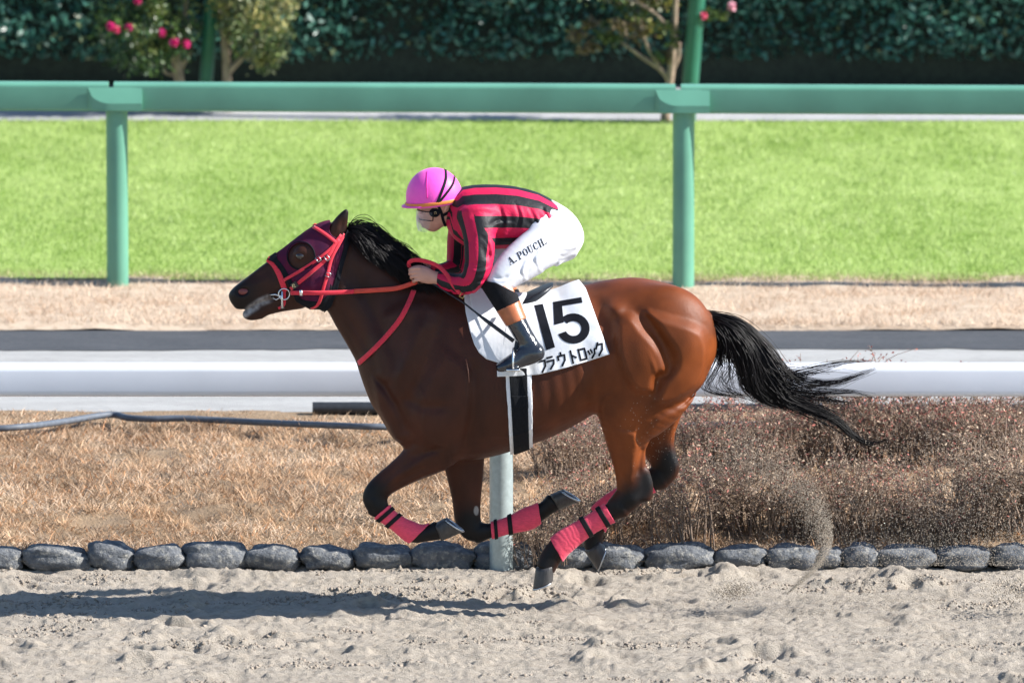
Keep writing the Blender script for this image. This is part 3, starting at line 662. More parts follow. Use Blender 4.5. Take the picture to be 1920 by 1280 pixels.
tree((340, 211), [([(340, 211, 0), (338, 170, 0), (332, 120, 0), (328, 80, 0)], .035, .03), ([(330, 118, 0), (300, 70, -.05), (270, 20, -.05), (250, -60, -.05)], .022, .01), ([(331, 110, 0), (345, 50, .05), (350, -40, .05)], .024, .012), ([(334, 140, 0), (350, 110, 0), (360, 92, 0)], .016, .008), ([(334, 140, 0), (312, 138, 0), (308, 128, 0)], .014, .008)],
     [(270, 75, -.1, 95, 62, .34), (310, 20, 0, 70, 80, .2), (230, -10, 0, 70, 80, .18), (330, -90, 0, 90, 90, .28)], 5200, [(.05, .10, .035), (.075, .13, .03), (.045, .085, .035), (.13, .16, .045)], 'leafy tree with deep pink blossoms left of the dark green pole',
     [(208, 50, -.3, 9, PK), (219, 57, -.3, 7, (.85, .10, .25)), (242, 52, -.3, 7, PK), (304, 62, -.28, 7, PK), (326, 81, -.28, 9, PK), (349, 83, -.28, 7, PK), (258, 2, -.28, 6, PK)], seed=41)
tree((428, 211), [([(428, 211, 0), (426, 160, 0), (424, 110, 0), (420, 60, 0), (418, -60, 0)], .034, .018), ([(425, 140, 0), (445, 118, -.03), (466, 96, -.05), (480, 60, -.05)], .02, .009), ([(424, 115, 0), (432, 70, .03), (450, 10, .03), (470, -80, 0)], .02, .01)],
     [(480, 60, -.1, 70, 62, .34), (505, 115, -.1, 28, 30, .07), (440, 20, 0, 50, 60, .14), (500, 0, 0, 70, 60, .2), (470, -80, 0, 90, 80, .25)], 4600, [(.17, .21, .09), (.26, .28, .15), (.12, .16, .05), (.30, .27, .10)], 'sunlit tree with sunlight coloured into its pale leaves just right of the left green pole', seed=43)  # sunlight put into the leaf colours: paler palette than the left tree
tree((1247, 228), [([(1247, 228, 0), (1252, 180, 0), (1258, 140, 0), (1262, 100, 0), (1265, 40, 0), (1270, -60, 0)], .03, .014), ([(1256, 150, 0), (1236, 128, 0), (1205, 108, 0), (1166, 80, 0)], .02, .008), ([(1240, 130, 0), (1215, 90, 0), (1205, 60, 0), (1195, 20, 0)], .013, .007), ([(1262, 130, 0), (1272, 108, 0), (1274, 80, 0)], .015, .008), ([(1262, 60, 0), (1220, 20, 0), (1160, -10, 0), (1140, -40, 0)], .013, .006)],
     [(1215, 35, 0, 70, 38, .3), (1110, 60, 0, 50, 30, .12), (1130, 90, 0, 45, 25, .08), (1170, -30, 0, 110, 50, .2), (1250, 92, -.05, 30, 26, .06), (1335, 20, -.05, 32, 26, .12), (1290, -60, 0, 90, 50, .12)], 2100, [(.06, .10, .03), (.09, .12, .03), (.16, .11, .05), (.2, .19, .03)], 'sparse autumn tree with forked bare branches beside the right green pole',
     [(1372, 12, -.1, 8, PK2), (1319, 30, -.15, 6, (.8, .12, .25))], seed=47)
for (u0, v0), (u1, v1), rr, lb in (((381, 209), (397, 0), .042, 'dark green pole between the two left trees'), ((1287, 232), (1307, 0), .05, 'leaning dark green pole behind the right rail post')):
    b = PG(u0, v0, ZB + .05); t_ = P(u1, v1, b[1]); m = MB(); m.tube([b - np.array([0, 0, .05]), t_, b + (t_ - b) * 3.2], rr, 20); o = m.build('green_pole', M_GREEN2, None, label=lb, cat='pole'); auto_smooth(o)
# ---------------- sand thrown up by the hooves
r = np.random.default_rng(77)
def grains(P_, rad, cols, name, **kw):
    n = len(P_); T = np.array([(1, 1, 1), (1, -1, -1), (-1, 1, -1), (-1, -1, 1)]) * .6; A = r.normal(size=(n, 3, 3)); Qm, _ = np.linalg.qr(A)
    V = P_[:, None, :] + np.einsum('nij,kj->nki', Qm, T) * rad[:, None, None]; o = np.arange(n) * 4
    F = np.stack([np.stack([o + a, o + b, o + c_], 1) for a, b, c_ in ((0, 1, 2), (0, 3, 1), (0, 2, 3), (1, 3, 2))], 1).reshape(-1, 3)
    return tag(mesh_np(name, V.reshape(-1, 3), F, MATS['grain'], None, cols=np.repeat(cols, 4, 0), smooth=False), kind='stuff', **kw)
mat('grain', (1, 1, 1), .9, var=.1, attr='col')
pl = catmull([(1478, 1112), (1512, 1084), (1546, 1050), (1562, 1010), (1556, 970), (1532, 925), (1490, 885), (1440, 850), (1400, 820)], 12); k = (r.random(12000) ** .85 * (len(pl) - 1.01)).astype(int); p = pl[k]
tpar = k / len(pl); w_ = 8 + 46 * tpar; uv = p + np.stack([-np.abs(r.normal(0, 1, len(k))) * w_ * 1.5, r.normal(0, .6, len(k)) * w_], 1) * (tpar[:, None] * .9 + .15)
n2 = 9000; u2 = 1400 + 540 * r.beta(2.2, 1.3, n2); v2 = 1060 - 250 * r.random(n2) ** 1.5
n3 = 900; u3 = r.normal(1378, 20, n3); v3 = 1106 + r.normal(0, 9, n3) - (u3 - 1378) * .15; n4 = 700; u4 = r.normal(1908, 30, n4); v4 = 1105 + r.normal(0, 16, n4)
n5 = 60; u5 = r.normal(1205, 26, n5); v5 = r.normal(795, 40, n5); n6 = 3500; u6 = r.normal(1640, 110, n6); v6 = 1128 - np.abs(r.normal(0, 13, n6))
uu = np.concatenate([uv[:, 0], u2, u3, u4, u5, u6]); vv = np.concatenate([uv[:, 1], v2, v3, v4, v5, v6]); yy = np.concatenate([r.normal(-.02, .06, len(k)), r.normal(.1, .15, n2), r.normal(-.05, .05, n3), r.normal(0, .08, n4), np.full(n5, -.37), r.normal(-.1, .12, n6)])
Pp = np.array([P(a, b, c_) for a, b, c_ in zip(uu, vv, yy)]); ok = Pp[:, 2] > -.01
rad = np.concatenate([r.uniform(.0009, .0025, len(k)), r.uniform(.0010, .0030, n2), r.uniform(.0015, .005, n3), r.uniform(.002, .006, n4), r.uniform(.001, .002, n5), r.uniform(.0008, .0018, n6)])
gc = np.array([.42, .36, .29]) * r.uniform(.6, 1.25, (len(uu), 1))
grains(Pp[ok], rad[ok], gc[ok], 'flying_sand', label='spray of sand grains kicked up behind the horse', cat='sand spray')
# clods lying on the churned track, coloured darker than its sand
n = 60000; x = r.uniform(-3.0, 3.0, n); y_ = r.uniform(-3.0, Y_STONE - .02, n); k = (fbm(x * 1.4, y_ * 4.5, 3, 121) + .5 * fbm(x * 7, y_ * 12, 2, 123)) > .22; x, y_ = x[k][:15000], y_[k][:15000]
rad = .004 + .013 * r.random(len(x)) ** 3.0; z = sand_h(x.copy(), y_.copy())
grains(np.stack([x, y_, z - rad * .05], 1), rad, np.array([.27, .225, .18]) * r.uniform(.75, 1.15, (len(x), 1)), 'sand_clods', label='small darker clods of sand scattered over the dirt track', cat='sand clods')
# ================================================================== the horse
lo = P(405, 1120, 0); hi = P(1375, 370, 0)
G = Grid((lo[0], -0.37, -0.02), (hi[0], 0.37, hi[2]), 0.005)
# barrel, croup and chest
G.ribs([((688, 640), (690, 706), .07), ((705, 600), (712, 762), .14), ((730, 560), (737, 806), .185), ((765, 538), (765, 832), .215), ((800, 528), (800, 850), .23), ((850, 532), (850, 862), .24),
        ((900, 547), (900, 860), .262), ((960, 558), (960, 842), .285), ((1020, 556), (1020, 820), .29), ((1060, 548), (1060, 800), .285), ((1100, 534), (1100, 776), .275),
        ((1150, 524), (1150, 752), .268), ((1195, 520), (1200, 744), .268), ((1240, 531), (1250, 742), .25), ((1278, 552), (1296, 722), .2), ((1308, 574), (1324, 692), .14), ((1326, 592), (1338, 660), .07)],
       k=.02, p=2.15, egg=.16)
# neck and head
G.ribs([((640, 424), (612, 572), .075), ((680, 448), (628, 607), .072), ((715, 474), (648, 640), .08), ((755, 503), (672, 682), .105), ((795, 524), (690, 720), .14), ((832, 532), (706, 752), .17)], k=.05, p=2.1, egg=.2)
G.ribs([((431, 549), (433, 562), .022), ((441, 537), (441, 577), .042), ((456, 526), (455, 585), .047), ((472, 513), (470, 583), .047), ((495, 495), (490, 580), .047),
        ((520, 478), (515, 578), .054), ((548, 457), (542, 576), .068), ((575, 436), (568, 573), .086), ((600, 421), (596, 575), .094), ((625, 415), (618, 566), .088), ((645, 428), (636, 552), .07)], k=.03, p=2.3, egg=-.06)
# lower jaw, lips, nostril rim, cheek and brow
G.limb([(487, 586, 12, .03, 0), (472, 588, 13, .034, 0), (463, 590, 8, .03, 0)], k=.01)
G.limb([(560, 563, 16, .045, 0), (520, 572, 13, .038, 0), (488, 582, 13, .032, 0)], k=.012)
for s in (-1, 1):
    G.ball(P(455, 551, s * .036), (.036, .016, .026), .012, math.radians(25))
    G.ball(P(592, 535, s * .062), (.088, .038, .085), .03)
    G.ball(P(567, 474, s * .07), (.04, .022, .03), .02, math.radians(30))
    G.carve_ball(P(455, 547, s * .058), (.034, .028, .022), .005, math.radians(18))
    G.carve_ball(P(563, 480, s * .1), (.024, .013, .016), .006, math.radians(25))
    # ears
    G.limb([(628, 446, 15, .024, s * .045), (634, 428, 16, .026, s * .05), (642, 410, 11, .02, s * .054), (649, 396, 5, .01, s * .056)], k=.012)
    G.carve_ball(P(642, 422, s * .083), (.016, .016, .036), .006, math.radians(-22))
G.relief([(446, 583), (462, 578), (485, 566), (520, 556)], 3, .009, taper=False)       # mouth
G.relief([(500, 520), (530, 505), (555, 500)], 8, .006); G.relief([(500, 560), (540, 540), (580, 520)], 8, .004)
G.relief([(540, 478), (500, 508), (470, 525)], 7, .006)
# fore legs
def foreleg(Y, st, k=.035): G.limb([(*q, Y if len(q) < 5 else q[4]) if len(q) < 5 else q for q in st], k=k)
NF, FF, NH, FH = -.125, .125, -.13, .14
G.limb([(772, 590, 45, .05, -.12), (790, 680, 66, .065, -.135), (812, 765, 74, .075, -.14), (828, 830, 52, .07, -.14), (796, 856, 39, .058, -.135), (752, 885, 26, .044, NF), (717, 909, 22, .036, NF), (701, 933, 24, .039, NF), (709, 952, 19, .034, NF)], k=.035)
G.limb([(706, 948, 21, .036, NF), (722, 964, 14, .026, NF), (748, 983, 13, .024, NF), (768, 996, 18, .032, NF), (781, 1001, 17, .032, NF), (800, 1000, 14.5, .028, NF), (820, 994, 18, .036, NF)], k=.012, cap=.4)
G.limb([(772, 600, 45, .05, .12), (800, 700, 66, .07, .13), (845, 790, 70, .075, .13), (868, 850, 42, .062, .13), (872, 895, 34, .05, FF), (875, 935, 27, .042, FF), (876, 968, 25, .04, FF), (884, 994, 22, .04, FF), (900, 998, 18, .034, FF)], k=.035)
G.limb([(893, 998, 20, .036, FF), (918, 995, 13.5, .025, FF), (955, 984, 13, .024, FF), (985, 974, 19, .032, FF), (1000, 967, 18, .032, FF), (1022, 954, 14.5, .028, FF), (1038, 941, 18, .036, FF)], k=.012, cap=.4)
# hind legs: quarter, thigh, gaskin, hock
for s, Y in ((-1, NH), (1, FH)):
    G.ball(P(1238, 640, s * .125), (.245, .142, .27), .05, math.radians(-25))
    G.ball(P(1175, 690, s * .135), (.15, .125, .2), .05, math.radians(15))
G.limb([(1212, 690, 96, .11, -.15), (1195, 745, 82, .11, -.155), (1180, 785, 58, .09, -.15), (1175, 830, 38, .062, -.14), (1180, 870, 30, .046, NH), (1184, 905, 28, .04, NH), (1180, 930, 27, .038, NH), (1160, 950, 22, .034, NH)], k=.04)
G.limb([(1208, 885, 10, .022, NH), (1214, 910, 12, .022, NH), (1207, 930, 16, .024, NH)], k=.015)
G.limb([(1165, 948, 22, .034, NH), (1140, 963, 16.5, .027, NH), (1100, 987, 15, .026, NH), (1068, 1008, 19, .031, NH), (1050, 1022, 20, .033, NH), (1032, 1045, 20, .034, NH), (1023, 1064, 19, .04, NH)], k=.012, cap=.4)
G.limb([(1218, 700, 84, .1, .13), (1224, 745, 68, .1, .14), (1224, 795, 46, .075, .145), (1232, 835, 32, .055, .145), (1246, 865, 25, .042, FH), (1250, 882, 24, .038, FH), (1232, 900, 22, .034, FH)], k=.04)
G.limb([(1250, 855, 9, .02, FH), (1260, 872, 12, .021, FH), (1252, 886, 12, .022, FH)], k=.012)
G.limb([(1238, 892, 23, .035, FH), (1205, 910, 18, .029, FH), (1155, 939, 18, .028, FH), (1126, 964, 20, .032, FH), (1118, 982, 19, .033, FH), (1112, 1008, 17, .03, FH), (1114, 1026, 18, .036, FH)], k=.012, cap=.4)
# tail dock
G.limb([(1295, 592, 24, .05, 0), (1322, 596, 15, .034, 0), (1348, 606, 12, .026, 0), (1375, 620, 10, .02, 0)], k=.02)
# muscle relief, both sides alike
G.bulge(1152, 568, 20, 15, 0, .026); G.relief([(1112, 545), (1138, 590), (1140, 650)], 14, .012)
G.lobe([(1155, 590), (1182, 577), (1202, 600), (1224, 622), (1242, 650), (1246, 676), (1228, 686), (1222, 712), (1194, 716), (1170, 684), (1156, 635)], .030, 20)
G.lobe([(1216, 572), (1262, 584), (1314, 605), (1328, 650), (1318, 698), (1292, 722), (1252, 740), (1228, 738), (1240, 705), (1264, 672), (1264, 642), (1244, 612)], .030, 22)
G.lobe([(1326, 690), (1302, 745), (1264, 785), (1230, 808), (1212, 795), (1240, 764), (1290, 732)], .014, 14)
G.relief([(1176, 562), (1216, 590), (1240, 630), (1252, 680)], 11, .010); G.bulge(1292, 630, 30, 46, -8, .012); G.bulge(1205, 640, 22, 36, -20, .010)
G.relief([(1319, 600), (1328, 645), (1319, 695), (1290, 736), (1240, 764)], 6, .012); G.relief([(1246, 680), (1230, 690), (1224, 716)], 7, .010)
G.lobe([(800, 560), (826, 580), (792, 680), (754, 735), (735, 715), (766, 640)], .013, 20); G.lobe([(832, 640), (880, 680), (878, 770), (850, 828), (800, 812), (775, 762), (802, 700)], .018, 22)
G.lobe([(700, 700), (742, 750), (770, 815), (745, 824), (713, 770)], .010, 14); G.lobe([(838, 826), (790, 845), (740, 880), (718, 906), (733, 914), (790, 884), (842, 862)], .009, 10)
G.lobe([(640, 520), (680, 560), (730, 650), (735, 700), (700, 690), (665, 630), (630, 570)], .010, 18); G.lobe([(580, 500), (615, 500), (618, 545), (600, 570), (575, 558)], .006, 10)
G.lobe([(1158, 790), (1190, 800), (1193, 850), (1182, 892), (1164, 862)], .008, 10); G.bulge(1188, 926, 12, 10, 0, .006); G.bulge(702, 936, 10, 12, 0, .005); G.relief([(1152, 905), (1170, 915), (1160, 945)], 5, .004)
G.relief([(1204, 820), (1198, 850), (1194, 885)], 6, .012); G.relief([(1178, 790), (1184, 840), (1186, 880)], 13, -.008)
G.relief([(1160, 800), (1166, 850), (1172, 900)], 6, .005)
G.relief([(1106, 640), (1114, 690), (1112, 745)], 16, .018)                             # flank
G.bulge(1020, 700, 120, 90, 0, .008)
for i, u in enumerate((930, 958, 986, 1014, 1040, 1064)): G.relief([(u, 640), (u + 14, 700), (u + 22, 770)], 8, .003)   # ribs
G.relief([(884, 650), (892, 700), (886, 770), (862, 840)], 16, .016)                    # behind the shoulder
G.relief([(800, 575), (770, 640), (735, 715)], 13, -.015); G.relief([(822, 590), (794, 668), (764, 735)], 11, .012)
G.relief([(705, 690), (740, 745), (768, 812)], 9, .014); G.relief([(742, 720), (790, 745), (850, 745)], 10, .009)
G.bulge(822, 790, 36, 40, 20, .014); G.relief([(812, 858), (765, 882), (730, 905)], 6, .008); G.relief([(840, 822), (790, 838), (765, 848)], 8, .007)
G.relief([(652, 480), (690, 560), (720, 640)], 13, .009); G.relief([(640, 565), (690, 650), (712, 700)], 9, .008); G.relief([(690, 470), (740, 530), (790, 600)], 16, -.006)
G.relief([(700, 920), (700, 945)], 8, -.003); G.bulge(742, 812, 18, 14, 30, .01)
for vn in ([(1196, 770), (1188, 800), (1196, 840)], [(1150, 715), (1130, 740), (1128, 790)], [(905, 800), (960, 800), (1030, 772)], [(800, 800), (790, 850), (750, 880)], [(780, 700), (800, 740), (790, 790)], [(520, 515), (545, 530), (560, 550)], [(1215, 640), (1230, 690), (1215, 730)]):
    G.relief(vn, 3.2, -.0035)                                                              # veins

horse = empty('horse', P(960, 1134, 0), label='bay racehorse at full gallop with red bridle and red leg bandages', cat='horse')
G.blur(1); V, Q = nets(G.F, G.lo, G.h)
u, v = UV(V[:, 0], V[:, 1], V[:, 2]); y = V[:, 1]
def near_poly(pts, yc, yr=.1):
    d = np.full(len(u), 1e9)
    w = catmull(pts, 5)
    for i in range(len(w) - 1):
        e = w[i + 1] - w[i]; t = np.clip(((u - w[i, 0]) * e[0] + (v - w[i, 1]) * e[1]) / (e @ e), 0, 1)
        d = np.minimum(d, np.hypot(u - w[i, 0] - t * e[0], v - w[i, 1] - t * e[1]))
    return np.where(np.abs(y - yc) < yr, d, 1e9)
ss = lambda a, b, x: (lambda t: t * t * (3 - 2 * t))(np.clip((x - a) / (b - a), 0, 1))
bay = np.array([.155, .038, .0085]); dark = np.array([.026, .011, .009]); black = np.array([.006, .0052, .006])
col = np.tile(bay, (len(V), 1))
# shade on the fore hand painted as darker coat than the sunlit quarters, belly and inner thigh warmer
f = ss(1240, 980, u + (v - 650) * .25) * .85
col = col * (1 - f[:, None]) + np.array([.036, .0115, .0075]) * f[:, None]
f = (ss(900, 700, u) * ss(860, 560, v)) * .5; col = col * (1 - f[:, None]) + dark * f[:, None]  # neck and shoulder tinted darker again, part of the same painted shade
tone = 1 + .35 * fbm(V[:, 0] * 7, V[:, 2] * 7 + V[:, 1] * 5, 3, 15); col *= tone[:, None]
blk = np.zeros(len(V))
for pts, yc, r0, r1, tip in (([(698, 928), (700, 940), (712, 957), (760, 990), (815, 996)], -.13, 12, 52, (745, 890)), ([(880, 984), (886, 998), (960, 983), (1040, 940)], .13, 12, 56, (874, 905)),
                        ([(1214, 900), (1200, 925), (1140, 963), (1050, 1022), (1020, 1070)], -.13, 6, 50, 0), ([(1258, 862), (1240, 890), (1200, 918), (1115, 985), (1115, 1035)], .14, 8, 50, 0)):
    blk = np.maximum(blk, ss(r1, r0, near_poly(pts, yc)))
blk = np.maximum(blk, .85 * ss(60, 16, np.hypot((u - 441) * .8, v - 562)))                 # muzzle
blk = np.maximum(blk, .8 * ss(24, 8, np.hypot(u - 652, v - 396)))                            # ear tip
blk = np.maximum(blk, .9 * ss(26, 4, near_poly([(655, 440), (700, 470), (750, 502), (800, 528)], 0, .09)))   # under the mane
blk = np.maximum(blk, .95 * ss(1318, 1362, u) * ss(640, 620, v))
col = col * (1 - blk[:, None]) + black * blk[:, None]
fo = ss(11, 4, near_poly([(456, 590), (466, 582), (490, 566), (505, 560)], 0, .2)) * (.5 + .7* fbm(u * .12, v * .12, 3, 5))    # foam at the lips
fo = np.clip(fo, 0, 1)[:, None] * .6; col = col * (1 - fo) + np.array([.62, .6, .6]) * fo
wh = ss(7, 5, np.hypot((u - 893) * 1.3, (v - 957) * .7)) * (y > .02); col = col * (1 - wh[:, None]) + np.array([.3, .28, .26]) * wh[:, None]
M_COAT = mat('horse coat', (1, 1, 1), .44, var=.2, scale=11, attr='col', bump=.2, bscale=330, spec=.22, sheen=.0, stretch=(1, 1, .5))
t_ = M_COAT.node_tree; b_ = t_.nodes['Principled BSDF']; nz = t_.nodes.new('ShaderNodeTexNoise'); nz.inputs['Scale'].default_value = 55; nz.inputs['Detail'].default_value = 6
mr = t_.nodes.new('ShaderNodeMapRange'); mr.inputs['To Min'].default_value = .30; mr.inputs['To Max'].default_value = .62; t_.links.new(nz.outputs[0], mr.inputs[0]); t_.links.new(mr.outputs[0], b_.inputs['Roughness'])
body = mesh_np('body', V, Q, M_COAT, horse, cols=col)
HB = bvh_of(body)
# eyes, nostril lining
M_EYE = mat('eye', (.012, .007, .005), .05, var=.2, coat=1); M_NOS = mat('nostril lining', (.2, .045, .04), .35, var=.3)
for s in (-1, 1):
    m = MB(); m.ball(P(563, 480, s * .0785), (.022, .017, .017)); m.build('eye', M_EYE, horse)
    m = MB(); m.ball(P(457, 547, s * .031), (.029, .013, .018)); m.build('nostril', M_NOS, horse)
# hooves and shoes
M_HOOF = mat('hoof horn', (.045, .042, .042), .45, var=.35, scale=60, bump=.25, bscale=120, stretch=(1, 1, .3)); M_SHOE = mat('worn aluminium shoe', (.5, .52, .55), .38, .9, var=.15)
def hoof(ct, ch, st_, sh, Y, wc=.043, ws=.055):
    ct, ch, st_, sh = [P(*q, Y) for q in (ct, ch, st_, sh)]; N = 28
    def ring(t, h_, w, sq=1.0):
        c = (t + h_) / 2; r = (t - h_) / 2; out = []
        for j in range(N):
            a = 2 * math.pi * j / N; ca = math.cos(a); sa = math.sin(a)
            if ca < -.45: ca = -.45 + (ca + .45) * .55                               # flattened at the heels
            out.append(c + r * ca + np.array([0, w, 0]) * sa * (1 - .1 * max(0, -ca)))
        return out
    mix = lambda a, b, t: a * (1 - t) + b * t
    rings = [ring(mix(ct, st_, t), mix(ch, sh, t), wc * (1 - t) + ws * t + b) for t, b in ((-.12, -.014), (0, 0), (.08, .003), (.3, .001), (.6, 0), (.9, .001), (1, 0))]
    c = (st_ + sh) / 2; ax = c - (ct + ch) / 2; ax /= np.linalg.norm(ax)
    m = MB(); m.loft(rings + [[c + (p - c) * .62 - ax * .001 for p in rings[-1]], [c + (p - c) * .5 - ax * .014 for p in rings[-1]]])
    h_ = m.build('hoof', M_HOOF, horse)
    m = MB(); out = []
    for j in range(N + 1):
        a = 2 * math.pi * ((j % N) / N)
        if abs(a - math.pi) < .5: continue
        out.append(j % N)
    k0 = [j for j in out if j >= N * .57] + [j for j in out if j <= N * .43]
    rg = []
    for j in k0:
        p = np.array(rings[-1][j]); i_ = c + (p - c) * .74; o_ = c + (p - c) * 1.015
        rg.append([o_ + ax * .0005, o_ + ax * .008, i_ + ax * .008, i_ + ax * .0005])
    m.loft(rg); m.build('horseshoe', M_SHOE, h_)
hoof((1004, 1068), (1044, 1058), (999, 1103), (1042, 1086), NH)
hoof((1098, 1036), (1130, 1010), (1120, 1068), (1138, 1020), FH)
hoof((832, 1012), (813, 977), (868, 997), (827, 968), NF)
hoof((1051, 954), (1031, 922), (1086, 940), (1045, 916), FF)
# leg bandages with tape
def red_fabric(name, col, k=1.0):
    return mat(name, col, .75, var=.12, scale=60, bump=.12, bscale=260, sheen=.2, stretch=(1, 1, 2.5))
M_BAND = red_fabric('red bandage', (.78, .06, .12)); M_TAPE = mat('black tape', (.009, .009, .011), .6, var=.3, spec=.2)
def lerp(a, b, t): return (a[0] + (b[0] - a[0]) * t, a[1] + (b[1] - a[1]) * t)
def bandage(a0, a1, b1, b0, yl, tapes, puff=.0):
    """a0,a1 upper end (two sides), b0,b1 lower end"""
    yr = np.random.default_rng(int(a0[0]))
    o = shell(G, 'leg_bandage', [a0, a1, lerp(a1, b1, .5), b1, b0, lerp(a0, b0, .5)], .006, M_BAND, horse, yl, wob=1.2,
              fold=lambda X, Y, Z: 
              .0003 * np.sin(((X * (b0[0] - a0[0]) - Z * (b0[1] - a0[1])) / math.hypot(b0[0] - a0[0], b0[1] - a0[1])) * 260 + 9 * vnoise(X * 40, Z * 40)))
    for t0, t1 in tapes:
        shell(G, 'tape', [lerp(a0, b0, t0), lerp(a1, b1, t0), lerp(a1, b1, t1), lerp(a0, b0, t1)], .0105, M_TAPE, o, yl)
ext = lambda a, b, e: ((a[0] + (a[0] - b[0]) * e, a[1] + (a[1] - b[1]) * e), (b[0] + (b[0] - a[0]) * e, b[1] + (b[1] - a[1]) * e))
def bnd(a, b, c, d, yl, tapes):
    a, b = ext(a, b, .5); c, d = ext(c, d, .35); bandage(a, b, d, c, yl, tapes)
bnd((726, 950), (707, 966), (797, 990), (771, 1016), (-.3, -.02), [(.07, .17), (.3, .4)])
bnd((920, 980), (922, 1007), (1010, 950), (1015, 980), (.02, .3), [(.06, .13), (.34, .43)])
bnd((1133, 945), (1152, 976), (1034, 1014), (1052, 1047), (-.3, -.02), [(.08, .16), (.38, .46)])
bnd((1212, 888), (1230, 922), (1106, 950), (1136, 1000), (.04, .3), [(.08, .15), (.38, .45)])
# ------------------------------------------------------------------ mane and tail
M_HAIR = mat('black horse hair', (.006, .005, .006), .5, var=.3, scale=8, spec=.22, attr='col')
def hair(name, guides, count, spread, rad, parent, K=22, seed=1, yspread=.02, tipspread=1.0, flick=6, shade=.5):
    """guides: list of (weight, [(u,v,Y)...])"""
    r = np.random.default_rng(seed); gp = [resample(catmull([P(*q) for q in g], 6), K) for _, g in guides]
    wt = np.array([w for w, _ in guides], float); wt /= wt.sum()
    paths = np.zeros((count, K, 3)); rad_ = np.zeros((count, K)); t = np.linspace(0, 1, K)[:, None]; cols = np.zeros((count, 3))
    for i in range(count):
        j = r.choice(len(gp), p=wt); b = gp[j].copy()
        if r.random() < .35:                                # stray between two locks
            k = r.choice(len(gp), p=wt); q = r.random() * .6; b = b * (1 - q) + gp[k] * q
        L = r.uniform(.55, 1.0) if r.random() < .5 else r.uniform(.85, 1.02)
        s_ = np.linspace(0, min(L, 1), K); b = np.stack([np.interp(s_, t[:, 0], b[:, d]) for d in range(3)], 1)
        o = np.array([r.normal() * spread, r.normal() * yspread, r.normal() * spread])
        sp = .35 + .9 * np.sin(np.pi * np.clip(t * .9, 0, 1)) * tipspread - .5 * t ** 2
        ph = r.uniform(0, 6.28, 3); am = r.normal(size=3) * spread * .28
        wv = np.concatenate([am[0] * np.sin(t * flick + ph[0]), am[1] * .6 * np.sin(t * flick + ph[1]), am[2] * np.sin(t * flick * 1.3 + ph[2])], 1) * t
        paths[i] = b + o * sp + wv
        rad_[i] = rad * r.uniform(.6, 1.3) * (1 - .75 * t[:, 0] ** 2)
        cols[i] = 1 + shade * r.uniform(-1, 1.6)
    return strands(name, paths, rad_, M_HAIR, parent, cols=cols)
mg = []
for i, (u0, v0) in enumerate([(650, 434), (662, 442), (676, 452), (690, 462), (704, 471), (718, 480), (733, 490), (748, 500), (764, 511), (782, 522), (800, 530)]):
    a = i / 10
    mg.append((1.2, [(u0, v0, 0), (u0 + 12, v0 - 8 + 4 * a, -.03), (u0 + 40, v0 - 2 + 4 * a, -.05), (u0 + 62 - 12 * a, v0 + 16 - 2 * a, -.06), (u0 + 78 - 24 * a, v0 + 34 - 12 * a, -.07)]))
    mg.append((1.1, [(u0, v0, 0), (u0 + 12, v0 + 6, -.045), (u0 + 26, v0 + 22, -.075), (u0 + 36, v0 + 42, -.09), (u0 + 46, v0 + 58, -.1)]))
    mg.append((1.2, [(u0, v0, 0), (u0 + 10, v0 + 2, -.04), (u0 + 30, v0 + 14, -.068), (u0 + 46, v0 + 30, -.085), (u0 + 58, v0 + 46, -.095)]))
    if i < 6: mg.append((.5, [(u0, v0, 0), (u0 + 14, v0 - 14, -.02), (u0 + 40, v0 - 14, -.03), (u0 + 66, v0 + 4, -.03), (u0 + 88, v0 + 14, -.03)]))
hair('mane', mg, 2800, .012, .0017, horse, K=14, seed=3, yspread=.014, flick=5)
